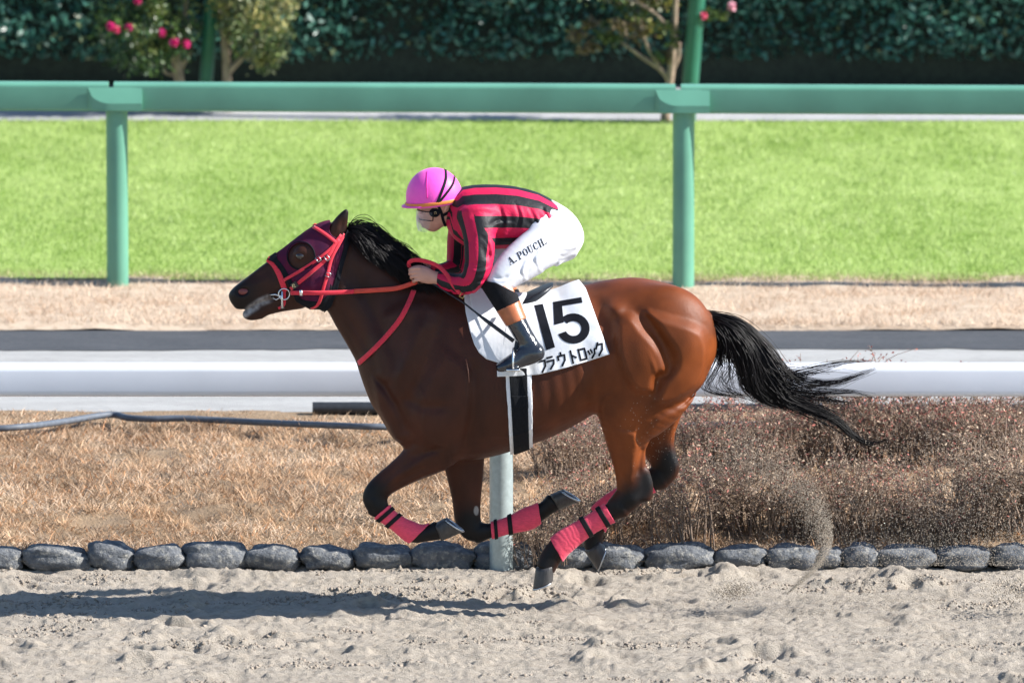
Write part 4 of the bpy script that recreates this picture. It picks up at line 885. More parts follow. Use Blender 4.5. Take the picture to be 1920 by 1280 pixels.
tg = [(3, [(1322, 588, 0), (1372, 604, 0), (1424, 648, 0), (1452, 706, 0), (1474, 746, 0), (1522, 768, .01), (1570, 790, .01), (1598, 816, .01), (1630, 832, .01), (1664, 824, .01)]),
      (2.4, [(1322, 588, 0), (1375, 612, 0), (1420, 660, 0), (1448, 715, 0), (1480, 755, 0), (1530, 768, 0), (1575, 788, 0), (1600, 815, 0)]),
      (1.0, [(1324, 588, 0), (1382, 606, 0), (1432, 650, 0), (1470, 698, 0), (1512, 716, 0), (1560, 718, 0), (1602, 706, 0), (1642, 690, 0)]),
      (.5, [(1324, 588, 0), (1384, 604, 0), (1440, 655, 0), (1480, 702, -.01), (1530, 692, -.02), (1580, 681, -.02), (1636, 678, -.02)]),
      (.8, [(1324, 590, 0), (1398, 636, 0), (1440, 698, 0), (1472, 728, 0), (1540, 736, .01), (1600, 735, .02), (1644, 748, .02)]),
      (.9, [(1324, 590, 0), (1396, 640, 0), (1440, 706, 0), (1480, 744, 0), (1540, 748, 0), (1590, 756, 0), (1622, 782, 0)]),
      (2.6, [(1324, 592, 0), (1366, 622, -.02), (1390, 660, -.03), (1396, 696, -.03), (1410, 732, -.02), (1444, 756, -.01), (1486, 764, 0)]),
      (2.2, [(1324, 592, 0), (1372, 616, -.02), (1410, 660, -.03), (1420, 704, -.03), (1436, 740, -.02), (1470, 758, 0), (1500, 766, 0)]),
      (2.2, [(1326, 594, 0), (1346, 620, -.02), (1352, 650, -.03), (1350, 676, -.03), (1356, 690, -.03)]),
      (2.0, [(1326, 594, 0), (1356, 614, -.02), (1374, 646, -.03), (1378, 676, -.03), (1392, 692, -.02)]),
      (2.6, [(1326, 590, 0), (1370, 608, 0), (1406, 640, 0), (1424, 676, 0), (1440, 706, 0), (1462, 736, 0)]),
      (.35, [(1330, 600, 0), (1352, 650, -.03), (1338, 694, -.03), (1322, 722, -.03), (1352, 738, -.02), (1394, 742, -.02)]),
      (.35, [(1330, 600, 0), (1362, 650, -.03), (1366, 694, -.03), (1352, 716, -.03), (1372, 736, -.02), (1420, 748, -.02)]),
      (.3, [(1330, 600, 0), (1362, 640, -.02), (1386, 686, -.03), (1392, 724, -.03), (1420, 750, -.02), (1462, 760, 0)])]
hair('tail', tg, 2000, .016, .0017, horse, K=28, seed=5, yspread=.02, flick=7)
# ------------------------------------------------------------------ race hood
M_HOOD = mat('purple mesh hood', (.11, .008, .03), .8, var=.25, scale=18, bump=.3, bscale=500, spec=.2, col2=(.055, .008, .04)); M_BLK = mat('black binding', (.008, .009, .013), .8, var=.3, bump=.2, spec=.15)
M_RED = red_fabric('red webbing', (.68, .02, .045)); M_STEEL = mat('bit steel', (.7, .72, .75), .25, 1.0, var=.1)
hood = empty('race_hood', P(600, 500, 0), label='purple mesh race hood with a round eye hole on the horse\'s head', cat='horse hood')
hp = [(515, 470), (500, 486), (513, 492), (524, 506), (535, 524), (545, 545), (556, 563), (575, 575), (600, 588), (620, 574), (632, 540), (640, 505), (650, 470), (658, 446), (650, 432), (652, 415), (600, 405), (550, 440)]
EARS = [(640, 412, 21), (645, 396, 20), (634, 430, 16)]
shell(G, 'hood', hp, .005, M_HOOD, hood, (-.13, .13), holes=[(565, 480, 25)] + EARS)
def band(poly, off, name='binding', **k): return shell(G, name, poly, off, M_BLK, hood, (-.13, .13), **k)
band([(505, 476), (500, 486), (513, 492), (524, 506), (535, 524), (545, 545), (556, 563), (566, 564), (554, 541), (544, 520), (532, 500), (520, 485), (516, 468)], .008)
band([(606, 588), (622, 574), (634, 540), (642, 505), (652, 470), (660, 446), (652, 430), (646, 440), (644, 466), (634, 500), (626, 530), (618, 556)], .008, holes=EARS)
band([(551, 558), (556, 566), (575, 577), (600, 590), (618, 574), (628, 545), (620, 532), (616, 552), (598, 566), (575, 563)], .007)
for s in (-1, 1):
    m = MB(); N = 36; ring = []
    for j in range(N):
        a = 2 * math.pi * j / N
        p, n = cast(HB, 565 + 25.5 * math.cos(a), 480 + 25.5 * math.sin(a), s, .006)
        if p is not None: ring.append(p)
    m.tube(ring + [ring[0]], .0035, 6, caps=False); m.build('eye_rim', M_BLK, hood)
HOODB = bvh_of([c for c in hood.children if c.name.startswith('hood')][0])
# ------------------------------------------------------------------ bridle
bridle = empty('bridle', P(560, 520, 0), label='red webbing bridle with steel bit rings on the horse\'s head', cat='bridle')
def first(u, v, side, off):
    a = cast(HB, u, v, side, off); b = cast(HOODB, u, v, side, off)
    if b[0] is None: return a
    if a[0] is None: return b
    return b if abs(b[0][1]) > abs(a[0][1]) else a
class Two:                                            # hood over horse
    def ray_cast(s, o, d):
        a = HB.ray_cast(o, d); b = HOODB.ray_cast(o, d)
        if a[0] is None: return b
        if b[0] is None: return a
        return a if a[3] < b[3] else b
HH = Two()
for s in (-1, 1):
    for nm, pts, w in (('cheek_strap', [(640, 440), (628, 456), (612, 485), (580, 514), (546, 541)], .017), ('cheek_strap', [(636, 448), (622, 464), (597, 485), (563, 508), (533, 525)], .014),
                       ('throat_lash', [(645, 438), (634, 460), (622, 482), (614, 514), (606, 541), (597, 571), (584, 577)], .015), ('noseband', [(503, 487), (513, 495), (522, 510), (530, 530), (535, 545)], .026), ('noseband', [(534, 545), (533, 570), (522, 577)], .012)):
        m = MB(); strap(m, HH, pts, w, .0028, .005, s, 26); m.build(nm, M_RED, bridle)
    # brow band, over the forehead
    m = MB(); strap(m, HH, [(589, 427), (600, 433), (615, 443), (630, 455)], .016, .003, .006, s, 16); m.build('browband', M_RED, bridle)
    for u, v, w, a in ((597, 485, .022, 35), (613, 483, .024, 40), (614, 515, .022, 70)):
        p, n = cast(HH, u, v, s, .011); m = MB()
        ca, sa = math.cos(math.radians(a)), math.sin(math.radians(a))
        q = [p + np.array([x * ca - z * sa, 0, x * sa + z * ca]) for x, z in ((-.009, -.012), (.009, -.012), (.009, .012), (-.009, .012), (-.009, -.012))]
        m.tube(q, .0022, 6); m.build('buckle', M_STEEL, bridle)
    m = MB(); c, n = cast(HB, 534, 550, s, .014)
    m.tube([c + .026 * np.array([math.cos(a), 0, math.sin(a)]) for a in np.linspace(0, 2 * math.pi, 25)], .0032, 6, caps=False)
    m.tube([P(529, 546, c[1]), P(529, 560, c[1]), P(529, 578, c[1])], [.0055, .005, .008], 8)
    m.tube([P(529, 556, c[1]), P(516, 552, c[1] * .9), P(504, 553, c[1] * .7)], .0042, 6)
    m.tube([P(528, 556, c[1]), P(518, 562, c[1] * .9), P(508, 556, c[1] * .7)], .003, 6)
    m.build('bit_ring', M_STEEL, bridle)
# number tag on the cheek strap
p, n = cast(HH, 554, 533, -1, .012); tn = np.array([.8, 0, .6]); bn = np.cross(n, tn); bn /= np.linalg.norm(bn); tn = np.cross(bn, n)
M_TAG = mat('black number tag', (.015, .016, .022), .4); M_GOLD = mat('cream print', (.75, .6, .3), .6)
m = MB(); hw, hh, hd = .016, .014, .003
m.loft([[p + tn * a + bn * b + n * e for a, b in ((-hw, -hh), (hw, -hh), (hw, hh), (-hw, hh))] for e in (-hd, hd)]); tagm = m.build('number_tag', M_TAG, bridle, smooth=False)
m = MB()
for quad in (((-.010, -.008), (-.0065, -.008), (-.0065, .008), (-.010, .008)), ((-.003, .005), (.010, .005), (.010, .008), (-.003, .008)), ((-.003, -.001), (0, -.001), (0, .005), (-.003, .005)), ((0, -.001), (.010, -.001), (.010, .0018), (0, .0018)), ((.007, -.008), (.010, -.008), (.010, -.001), (.007, -.001)), ((-.003, -.008), (.007, -.008), (.007, -.0052), (-.003, -.0052))):
    f = lambda a, b, e: p + (np.array([1, 0, 0.25]) * a + np.array([-.2, 0, 1]) * b) + n * e
    m.add([f(a, b, .0042) for a, b in quad], [[0, 1, 2, 3]])
m.build('number', M_GOLD, tagm, smooth=False)
# reins
def free_strap(mb, pts, width, thick=.003, n=30, nrm=(0, -1, 0)):
    C = resample(catmull([P(*q) for q in pts], 8), n); ribbon(mb, C, np.tile(np.array(nrm, float), (n, 1)), width, thick)
M_REIN2 = mat('orange rubber rein grip', (.62, .06, .035), .6, var=.15, bump=.4, bscale=400)
for s in (-1, 1):
    yb = s * .075
    dv = 0 if s < 0 else 20
    m = MB(); free_strap(m, [(545, 549 + dv * 1.3, yb), (575, 549 + dv, s * .122), (605, 549 + dv, s * .13), (640, 548 + dv * .6, s * .122), (668, 546, s * .112)], .02)
    r_ = m.build('rein', M_RED, bridle)
    m = MB(); free_strap(m, [(664, 546, s * .114), (700, 544, s * .112), (745, 540, s * .115), (782, 528, s * .1)], .022, .004); m.build('rein_grip', M_REIN2, r_)
    m = MB(); free_strap(m, [(562, 549 + dv, s * .114), (567, 549 + dv, s * .118)], .026, .004, 4); m.build('rein_keeper', M_STEEL, r_)
# loop of slack rein over the hands with its buckle end
m = MB(); free_strap(m, [(770, 505, -.09), (766, 494, -.1), (775, 488, -.11), (795, 489, -.12), (820, 498, -.15), (838, 515, -.2), (850, 535, -.23), (866, 553, -.25)], .019, .0025, 30); sl = m.build('rein_loop', M_RED, bridle)
m = MB(); c = P(866, 553, -.258); m.tube([c + np.array([x, 0, z]) for x, z in ((-.012, -.006), (.004, -.016), (.014, .004), (-.002, .014), (-.012, -.006))], .0025, 6); m.build('buckle', mat('brass', (.6, .42, .16), .35, .9), sl)
# neck strap
ns = MB(); strap(ns, HB, [(674, 680), (688, 668), (705, 652), (732, 623), (755, 592), (770, 562), (776, 545)], .024, .003, .006, -1, 40)
nsm = ns.build('neck_strap', M_RED, None, label='red neck strap running diagonally down the horse\'s shoulder', cat='strap')
# ================================================================== saddle cloth, saddle, girth
M_WHITE = mat('white cloth', (.72, .73, .76), .8, var=.03, scale=20, bump=.08, bscale=60); M_INK = mat('black print', (.008, .009, .014), .8, var=.2, spec=.15)
M_LEATH = mat('black leather', (.012, .015, .022), .42, var=.3, bump=.15, bscale=150, spec=.5)
cloth = empty('saddle_cloth', P(1000, 700, 0), label='white saddle cloth with black number 15 and katakana lettering', cat='saddle cloth')
pad = shell(G, 'saddle_pad', [(868, 530), (873, 585), (881, 620), (889, 645), (898, 661), (912, 673), (934, 680), (960, 670), (990, 600), (1000, 530)], .010, M_WHITE, cloth, fold=lambda X, Y, Z: .003 * fbm(X * 9, Z * 9 + Y * 5, 2, 4))
shell(G, 'pad_flap', [(876, 530), (884, 570), (905, 625), (930, 672), (946, 690), (975, 690), (985, 600), (985, 530)], .015, M_WHITE, cloth, fold=lambda X, Y, Z: .003 * fbm(X * 9, Z * 9 + Y * 5, 2, 14))
num = shell(G, 'number_cloth', [(955, 520), (1082, 520), (1098, 540), (1109, 570), (1124, 612), (1143, 664), (1100, 678), (1055, 691), (1010, 702), (970, 705), (932, 706), (932, 690), (944, 640), (952, 590)], .017, M_WHITE, cloth,
            fold=lambda X, Y, Z: .007 * fbm(X * 9, Z * 9 + Y * 4, 2, 8) + .012 * np.exp(-((X - P(1085, 540)[0]) / .12) ** 2 - ((Z - P(1085, 535)[2]) / .06) ** 2))
NB = bvh_of(num)
z3 = lambda x, y: (840 + x / 3.556, 500 + y / 3.556)
decal('numeral', [[z3(575, 258), z3(632, 248), z3(714, 536), z3(655, 556)]], NB, .0015, M_INK, cloth, 3)
arc = []
A0, A1 = math.radians(-140), math.radians(158)
pt = lambda a, r: z3(836 + r * 1.08 * math.cos(a), 412 + r * math.sin(a))
for i in range(22):
    a, b = A0 + (A1 - A0) * i / 22, A0 + (A1 - A0) * (i + 1) / 22
    arc.append([pt(a, 101), pt(b, 101), pt(b, 49), pt(a, 49)])
decal('numeral', [[z3(700, 236), z3(890, 203), z3(897, 240), z3(704, 270)], [z3(702, 262), z3(760, 252), z3(772, 372), z3(708, 388)]] + arc, NB, .0015, M_INK, cloth, 3)
KANA = {'pu': [[(.05, .15), (.85, .15), (.75, .6), (.2, 1)]], 'ra': [[(.15, .08), (.85, .08)], [(.05, .36), (.95, .36), (.85, .65), (.3, 1)]], 'u': [[(.5, -.05), (.5, .2)], [(.06, .5), (.06, .2), (.94, .2), (.86, .6), (.35, 1)]],
        'to': [[(.35, 0), (.35, 1)], [(.35, .36), (.88, .62)]], 'ro': [[(.1, .1), (.9, .1), (.9, .92), (.1, .92), (.1, .05)]], 'tsu': [[(.08, .4), (.2, .66)], [(.42, .34), (.54, .6)], [(.95, .34), (.84, .7), (.38, 1)]], 'ku': [[(.42, 0), (.05, .45)], [(.36, .16), (.95, .16), (.82, .6), (.22, 1)]]}
def stroke(pts, w):
    out = []
    for a, b in zip(pts[:-1], pts[1:]):
        a = np.array(a, float); b = np.array(b, float); t = (b - a) / np.linalg.norm(b - a); nn = np.array([-t[1], t[0]]) * w / 2
        a = a - t * w * .35; b = b + t * w * .35; out.append([a + nn, b + nn, b - nn, a - nn])
    return out
for ch, x, y in (('pu', 600, 622), ('ra', 650, 604), ('u', 725, 583), ('to', 798, 565), ('ro', 862, 548), ('tsu', 922, 530), ('ku', 976, 512)):
    ps = []
    for st_ in KANA[ch]:
        for q in stroke([np.array([a * 50 + b * 20, -a * 13 + b * 82]) for a, b in st_], 12.5): ps.append([z3(x + p_[0], y + p_[1]) for p_ in q])
    decal('letter', ps, NB, .0015, M_INK, cloth, 3)
# girth
girth_pts = lambda l0, r0, l1, r1: [(l0, 690), (r0, 690), (r0 + (r1 - r0) * .5, 770), (r1, 860), (l1, 860), (l0 + (l1 - l0) * .5, 770)]
saddle = empty('racing_saddle', P(975, 560, 0), label='small black leather racing saddle strapped with a black and white girth', cat='saddle')
g0 = shell(G, 'girth', girth_pts(947, 996, 957, 1000), .012, M_WHITE, saddle, wob=1.5)
M_GIRTH = mat('black elastic girth', (.009, .010, .013), .8, var=.3, spec=.15, bump=.5, bscale=300, stretch=(6, 1, 1))
shell(G, 'girth_strap', girth_pts(954, 988, 964, 993), .017, M_GIRTH, g0)
shell(G, 'girth_buckle_guard', [(957, 742), (990, 742), (991, 765), (960, 765)], .02, M_GIRTH, g0, (-.4, 0))
m = MB(); rings = []
for u_, v_, w_, th, dr in ((912, 552, .05, .016, .04), (930, 552, .085, .02, .05), (950, 556, .11, .02, .05), (975, 553, .12, .026, .03), (1003, 543, .11, .03, .012), (1024, 535, .09, .02, .006), (1037, 531, .05, .006, .003)):
    c = P(u_, v_, 0); prof = [(x, -dr * x * x) for x in np.linspace(-1, 1, 13)]
    rings.append([c + np.array([0, x * w_, z]) for x, z in prof] + [c + np.array([0, x * w_ * .98, z - th]) for x, z in prof[::-1]])
rings = [np.array(r).reshape(26, 3) for r in catmull([np.array(r).reshape(-1) for r in rings], 4)]; m.loft(rings); m.build('seat', M_LEATH, saddle)
for s in (-1, 1):
    m = MB(); C = [P(968, 566, -.19), P(975, 600, -.295), P(968, 650, -.335), P(962, 680, -.35)]; C = [np.array([c[0], c[1] * -s, c[2]]) for c in C]
    ribbon(m, resample(catmull(C, 6), 16), np.tile([0, s, .3], (16, 1)), .02, .002); m.build('stirrup_leather', M_LEATH, saddle)
    m = MB(); c = P(962, 690, -.352); c[1] *= -s
    arcp = [c + np.array([0, y_, z_]) for y_, z_ in ((-.055, .006), (-.055, .04), (-.04, .075), (0, .095), (.04, .075), (.055, .04), (.055, .006))]
    m.tube(catmull(arcp, 4), .005, 8); st_o = m.build('stirrup_iron', M_STEEL, saddle)
    m = MB(); m.box(c + np.array([-.032, -.058, -.006]), c + np.array([.032, .058, .004]), .002); m.build('stirrup_tread', M_STEEL, st_o)
# ================================================================== the jockey
jlo = P(740, 715, 0); jhi = P(1105, 300, 0)
J = Grid((jlo[0], -.42, jlo[2] - .05), (jhi[0], .42, jhi[2] + .03), .004)
TORSO = [((858, 366), (843, 412), .06), ((868, 354), (850, 440), .125), ((890, 350), (876, 462), .18), ((930, 349), (915, 464), .185), ((970, 353), (958, 462), .175), ((1010, 364), (994, 460), .16), ((1042, 382), (1018, 458), .15)]
PELV = [((1012, 366), (990, 456), .15), ((1042, 380), (1010, 470), .155), ((1068, 396), (1036, 492), .155), ((1086, 422), (1062, 486), .13), ((1091, 440), (1082, 466), .06)]
NARM = [(893, 402, 34, .066, -.165), (900, 448, 28, .058, -.215), (898, 494, 25, .054, -.25), (887, 527, 22, .05, -.245), (862, 533, 18, .042, -.2), (838, 528, 15.5, .037, -.155), (818, 521, 12, .029, -.128)]
FARM = [(880, 400, 34, .066, .165), (868, 446, 28, .058, .215), (864, 486, 25, .054, .245), (856, 506, 22, .05, .24), (836, 511, 18, .042, .19), (822, 511, 15, .037, .15), (808, 508, 12, .029, .125)]
NTHI = [(1052, 440, 48, .085, -.09), (1015, 464, 42, .08, -.15), (972, 494, 36, .07, -.205), (944, 517, 29, .06, -.235), (934, 535, 25, .055, -.25)]
FTHI = [(1045, 432, 48, .085, .09), (1005, 452, 42, .08, .15), (960, 474, 36, .07, .205), (932, 494, 29, .06, .235), (924, 512, 25, .055, .25)]
NLEG = [(934, 533, 26, .055, -.25), (944, 555, 23, .052, -.27), (960, 588, 19, .047, -.295), (978, 622, 16, .04, -.32), (994, 650, 16, .036, -.335), (1002, 662, 15, .034, -.342)]
NFOOT = [(1006, 662, 13, .032, -.345), (985, 667, 17, .034, -.35), (962, 678, 13, .04, -.355), (946, 685, 10, .038, -.36), (938, 688, 7, .03, -.36)]
FLEG = [(u_ - 10, v_ - 40 + (-y_ - .25) * 130, r_, w_, -y_) for u_, v_, r_, w_, y_ in NLEG]; FFOOT = [(u_ - 10, v_ - 28, r_, w_, -y_) for u_, v_, r_, w_, y_ in NFOOT]
inflate = lambda st, e: [(a, b, c + e * 400, d + e, f) for a, b, c, d, f in st]
def inf_r(st, e):
    out = []
    for (a, b), (c, d), w_ in st:
        v_ = np.array([a - c, b - d], float); v_ /= np.linalg.norm(v_); v_ *= e * 400; out.append(((a + v_[0], b + v_[1]), (c - v_[0], d - v_[1]), w_ + e))
    return out
J.ribs(inf_r(TORSO[2:], -.026), k=.02, p=2.1, cap=.2); J.ribs(inf_r(PELV, -.022), k=.02)
for st_ in (NARM, FARM): J.limb(inflate(st_[:5], -.018) + inflate(st_[5:], -.006), k=.02)
for st_ in (NTHI, FTHI): J.limb(inflate(st_, -.016), k=.02)
for st_ in (NLEG, FLEG, NFOOT, FFOOT): J.limb(inflate(st_, -.005), k=.02)
# neck, head, face
J.limb([(905, 400, 30, .06, 0), (872, 390, 30, .06, 0), (852, 392, 29, .056, 0), (836, 394, 28, .056, 0)], k=.03)
J.ball(P(822, 371, 0), (.104, .078, .104), .02); J.ball(P(810, 402, 0), (.058, .056, .07), .03, math.radians(-14)); J.ball(P(808, 421, 0), (.03, .03, .026), .015)
J.limb([(826, 405, 16, .05, 0), (814, 424, 9, .03, 0)], k=.02)
J.limb([(793, 394, 4, .009, 0), (788, 404, 5.5, .012, 0), (785, 411, 6, .016, 0), (791, 413, 5, .013, 0)], k=.01)
J.limb([(791, 418, 3.4, .022, 0), (797, 418, 3, .026, 0)], k=.006); J.limb([(793, 423.5, 3.2, .02, 0), (799, 423, 3, .022, 0)], k=.006)
for s in (-1, 1):
    J.carve_ball(P(793, 397, s * .033), (.012, .018, .01), .008); J.ball(P(798, 397, s * .031), (.0125,) * 3, .003)
    J.limb([(797, 391, 3, .02, s * .03), (801, 391, 3, .015, s * .045)], k=.008)
    J.limb([(834, 380, 4, .007, s * .079), (839, 384, 5, .007, s * .082), (837, 391, 4, .007, s * .081), (833, 396, 3, .006, s * .077)], k=.005)
# hands: palm, four curled fingers, thumb
for s in (-1, 1):
    q = lambda u_, v_, y_: (u_ - (8 if s > 0 else 0), v_ - (14 if s > 0 else 0), y_ * -s)
    L = lambda pts, r_, k: J.limb([(*q(a, b, y_)[:2], r_[i], r_w, q(a, b, y_)[2]) for i, (a, b, y_) in enumerate(pts) for r_w in ((r_[i] / 400) if k < .01 else .019,)], k=k, sub=3)
    L([(819, 521, -.128), (806, 519, -.127), (796, 516, -.126), (789, 514, -.124)], [11, 14, 15, 14], .012)
    for i in range(4):
        u0, v0 = 786 + 1.5 * i, 502.5 + 7.2 * i
        ln = (1, 1.08, 1.0, .85)[i]
        L([(u0, v0, -.134), (u0 - 14 * ln, v0 + 1, -.136), (u0 - 20 * ln, v0 + 4, -.112), (u0 - 12 * ln, v0 + 6, -.09), (u0 + 3, v0 + 6, -.092)], [3.3, 3.2, 3.1, 2.9, 2.6], .002)
    L([(806, 509, -.118), (794, 502, -.108), (782, 500, -.098), (772, 503, -.094)], [5, 4.6, 4, 3.4], .005)
rider = empty('person', P(970, 690, 0), label='jockey in pink helmet and red and black striped silks crouching over the horse', cat='person')
M_SKIN = mat('skin', (.56, .29, .215), .5, var=.08, scale=25, bump=.08, bscale=300)
J.blur(1)
V, Q = nets(J.F, J.lo, J.h); mesh_np('body', V, Q, M_SKIN, rider)
# ---- striped silks
JJ = Grid(J.lo + np.array([.02, 0, .15]), J.lo + J.h * J.n - np.array([.05, 0, .02]), .004)
JJ.ribs(inf_r(TORSO, .004), k=.02, p=2.3)
for st_ in (NARM, FARM): JJ.limb(inflate(st_[:-1] + [(st_[-1][0] + 10, st_[-1][1] + 1, 13, .031, st_[-1][4])], .004), k=.028, cap=.7)
JJ.limb([(866, 386, 36, .07, 0), (851, 392, 33, .062, 0)], k=.02, cap=.2)                 # collar
for pts, sg, dp in (([(905, 440), (912, 465), (922, 455)], 5, .008), ([(925, 400), (935, 430), (930, 455)], 6, .005), ([(955, 385), (960, 410), (950, 440)], 5, .003), ([(895, 540), (905, 520), (915, 500)], 4, .004), ([(985, 400), (1000, 420), (990, 445)], 5, .004),
                     ([(880, 395), (900, 385), (925, 392)], 6, .006), ([(868, 520), (885, 515), (900, 520)], 3.5, .005), ([(845, 520), (852, 535)], 3, .004), ([(832, 516), (838, 532)], 3, .003), ([(880, 470), (895, 478), (915, 474)], 4, .004), ([(1010, 395), (1025, 420), (1015, 445)], 5, .004), ([(890, 420), (880, 445)], 4, .004)):
    JJ.relief(pts, sg, dp, -1)
X, Y, Z = [a for a in JJ.sl(JJ.lo, JJ.lo + JJ.h * JJ.n)[1]]
JJ.F -= (.0035 * fbm(X[:, :, 0] * 16 + 40, Y[:, :, 0] * 10, 2, 2)[:, :, None] * np.cos(Z * 26 + X * 30)).astype(np.float32)
for pts, sg in (([(868, 470), (890, 486), (918, 480)], 3), ([(872, 500), (890, 512), (912, 505)], 3), ([(895, 545), (880, 530), (872, 518)], 3), ([(900, 425), (915, 440), (918, 470)], 3.5), ([(935, 375), (945, 400), (940, 420)], 3.5), ([(965, 370), (975, 395), (970, 420)], 3.5), ([(990, 378), (1003, 400), (1000, 425)], 3.5), ([(920, 420), (940, 436), (975, 440)], 4), ([(915, 410), (935, 402), (965, 405)], 4), ([(1015, 380), (1028, 400)], 3), ([(1022, 400), (1030, 415)], 3), ([(860, 525), (866, 545)], 3), ([(848, 518), (846, 540)], 3)):
    JJ.relief(pts, sg, .0055, -1); JJ.relief([(a + 5, b + 4) for a, b in pts], sg, -.004, -1)
JJ.blur(1)
V, Q = nets(JJ.F, JJ.lo, JJ.h)
def arm_phase(V, st):
    c, h_, w_ = seg_stations(st); D = catmull(np.hstack([c, h_[:, None]]), 8); c = D[:, :3]; h_ = D[:, 3]
    t = np.gradient(c, axis=0); t /= np.linalg.norm(t, axis=1, keepdims=True)
    best = np.full(len(V), 1e9); ph = np.zeros(len(V))
    for i in range(len(c) - 1):
        e = c[i + 1] - c[i]; tt = np.clip(((V - c[i]) @ e) / (e @ e), 0, 1); d = V - c[i] - tt[:, None] * e
        dist = np.linalg.norm(d, axis=1) / (h_[i] + .004); t_ = t[i] * (1 - tt[:, None]) + t[i + 1] * tt[:, None]
        n = np.cross(np.array([0, 1.0, 0]), t_); n /= np.linalg.norm(n, axis=1, keepdims=True)
        b_ = np.cross(n, t_); a = (d * n).sum(1); b = (d * b_).sum(1) * np.sign(-st[0][4]) * -np.sign((b_ * np.array([0, 1, 0])).sum(1)) * 1
        th = np.arctan2(a, b); m_ = dist < best; best[m_] = dist[m_]; ph[m_] = th[m_]
    return best, ph
u_, v_ = UV(V[:, 0], V[:, 1], V[:, 2])
tu = [(a[0] + b[0]) / 2 for a, b, _ in TORSO]
tT = np.interp(u_, [a[0] for a, b, _ in TORSO], [a[1] - 2 for a, b, _ in TORSO]); tB = np.interp(u_, [b[0] for a, b, _ in TORSO], [b[1] + 2 for a, b, _ in TORSO])
x_ = np.clip((v_ - tT) / (tB - tT), 0.001, .999); th = np.arccos(1 - 2 * x_)
tors = (th - .2) / .77
dn, pn = arm_phase(V, NARM); df, pf = arm_phase(V, FARM)
armsel = np.minimum(dn, df); ap = np.where(dn < df, (pn + .25) / 1.5708, (pf + .25) / 1.5708)
ys = np.abs(V[:, 1])
isarm = (armsel < 1.4) & (ys > .06) & (((v_ > 395) & (u_ < np.where(dn < df, 884, 872) + (v_ - 395) * .72)) | ((v_ > 462) & (armsel < 1.3)))
cuff = np.minimum(np.hypot(u_ - 822, v_ - 521) + 400 * np.abs(V[:, 1] + .13), np.hypot(u_ - 812, v_ - 508) + 400 * np.abs(V[:, 1] - .13))
def stripe_mat():
    m, t, b = node_mat('striped silks'); L = t.links.new
    def N(op, a, bb=None):
        n = t.nodes.new('ShaderNodeMath'); n.operation = op
        for i, x in enumerate((a, bb)):
            if x is None: continue
            if isinstance(x, (int, float)): n.inputs[i].default_value = x
            else: L(x, n.inputs[i])
        return n.outputs[0]
    at = lambda nm: (lambda n: (setattr(n, 'attribute_name', nm), n.outputs['Fac'])[1])(t.nodes.new('ShaderNodeAttribute'))
    def black(x): return N('LESS_THAN', N('ABSOLUTE', N('SUBTRACT', N('FRACT', N('ADD', x, .5)), .5)), .25)
    sel = N('GREATER_THAN', at('arm'), .5)
    f = N('ADD', N('MULTIPLY', black(at('armphase')), sel), N('MULTIPLY', black(at('torso')), N('SUBTRACT', 1.0, sel)))
    f = N('MAXIMUM', f, N('GREATER_THAN', at('cuff'), .5))
    mx = t.nodes.new('ShaderNodeMix'); mx.data_type = 'RGBA'; mx.inputs[6].default_value = (.52, .008, .06, 1); mx.inputs[7].default_value = (.010, .010, .013, 1)
    L(f, mx.inputs[0]); L(mx.outputs[2], b.inputs['Base Color']); b.inputs['Roughness'].default_value = .58; b.inputs['Specular IOR Level'].default_value = .3
    tc = t.nodes.new('ShaderNodeTexCoord'); n = t.nodes.new('ShaderNodeTexNoise'); n.inputs['Scale'].default_value = 38; n.inputs['Detail'].default_value = 3; n.inputs['Distortion'].default_value = 1.2
    bp = t.nodes.new('ShaderNodeBump'); bp.inputs['Strength'].default_value = .22; bp.inputs['Distance'].default_value = .012
    L(tc.outputs['Object'], n.inputs[0]); L(n.outputs[0], bp.inputs['Height']); L(bp.outputs[0], b.inputs['Normal']); return m
silks = mesh_np('silks', V, Q, stripe_mat(), rider, attrs={'torso': tors, 'armphase': ap, 'arm': isarm.astype(float), 'cuff': (cuff < 11).astype(float)})
# ---- breeches
B = Grid(J.lo + np.array([.38, 0, .28]), J.lo + J.h * J.n - np.array([.0, 0, .1]), .004)
B.ribs(inf_r(PELV, .002), k=.03)
for st_ in (NTHI, FTHI): B.limb(inflate(st_, .002), k=.035, cap=.5)
for pts, sg, dp in (([(1040, 412), (1030, 435), (1045, 460)], 3, .003), ([(1088, 455), (1060, 470), (1045, 468)], 4, .005), ([(1080, 472), (1055, 478), (1040, 474)], 4, .004), ([(935, 520), (950, 530), (945, 545)], 4, .004), ([(928, 505), (945, 512), (960, 505)], 4, .004), ([(965, 535), (955, 520)], 4, .004), ([(1020, 400), (1035, 405), (1050, 400)], 5, .003), ([(1086, 430), (1065, 425), (1050, 430)], 5, .003), ([(1000, 465), (985, 500)], 5, .003)):
    B.relief(pts, sg, dp, -1)
for pts, sg in (([(1085, 420), (1065, 412), (1050, 415)], 3), ([(1040, 440), (1060, 450), (1085, 445)], 3), ([(1050, 478), (1035, 490), (1015, 500)], 3.5), ([(925, 500), (940, 505), (955, 498)], 3), ([(922, 515), (938, 525), (955, 522)], 3), ([(930, 530), (945, 540), (960, 538)], 3), ([(985, 470), (975, 490), (985, 510)], 3.5), ([(1010, 455), (1000, 470), (1012, 495)], 3.5), ([(1025, 395), (1040, 400), (1055, 395)], 3)):
    B.relief(pts, sg, .0055, -1); B.relief([(a + 4, b + 5) for a, b in pts], sg, -.004, -1)
B.blur(1)
V, Q = nets(B.F, B.lo, B.h)
M_BREECH = mat('white breeches', (.66, .67, .72), .65, var=.03, scale=15, bump=.08, bscale=30)
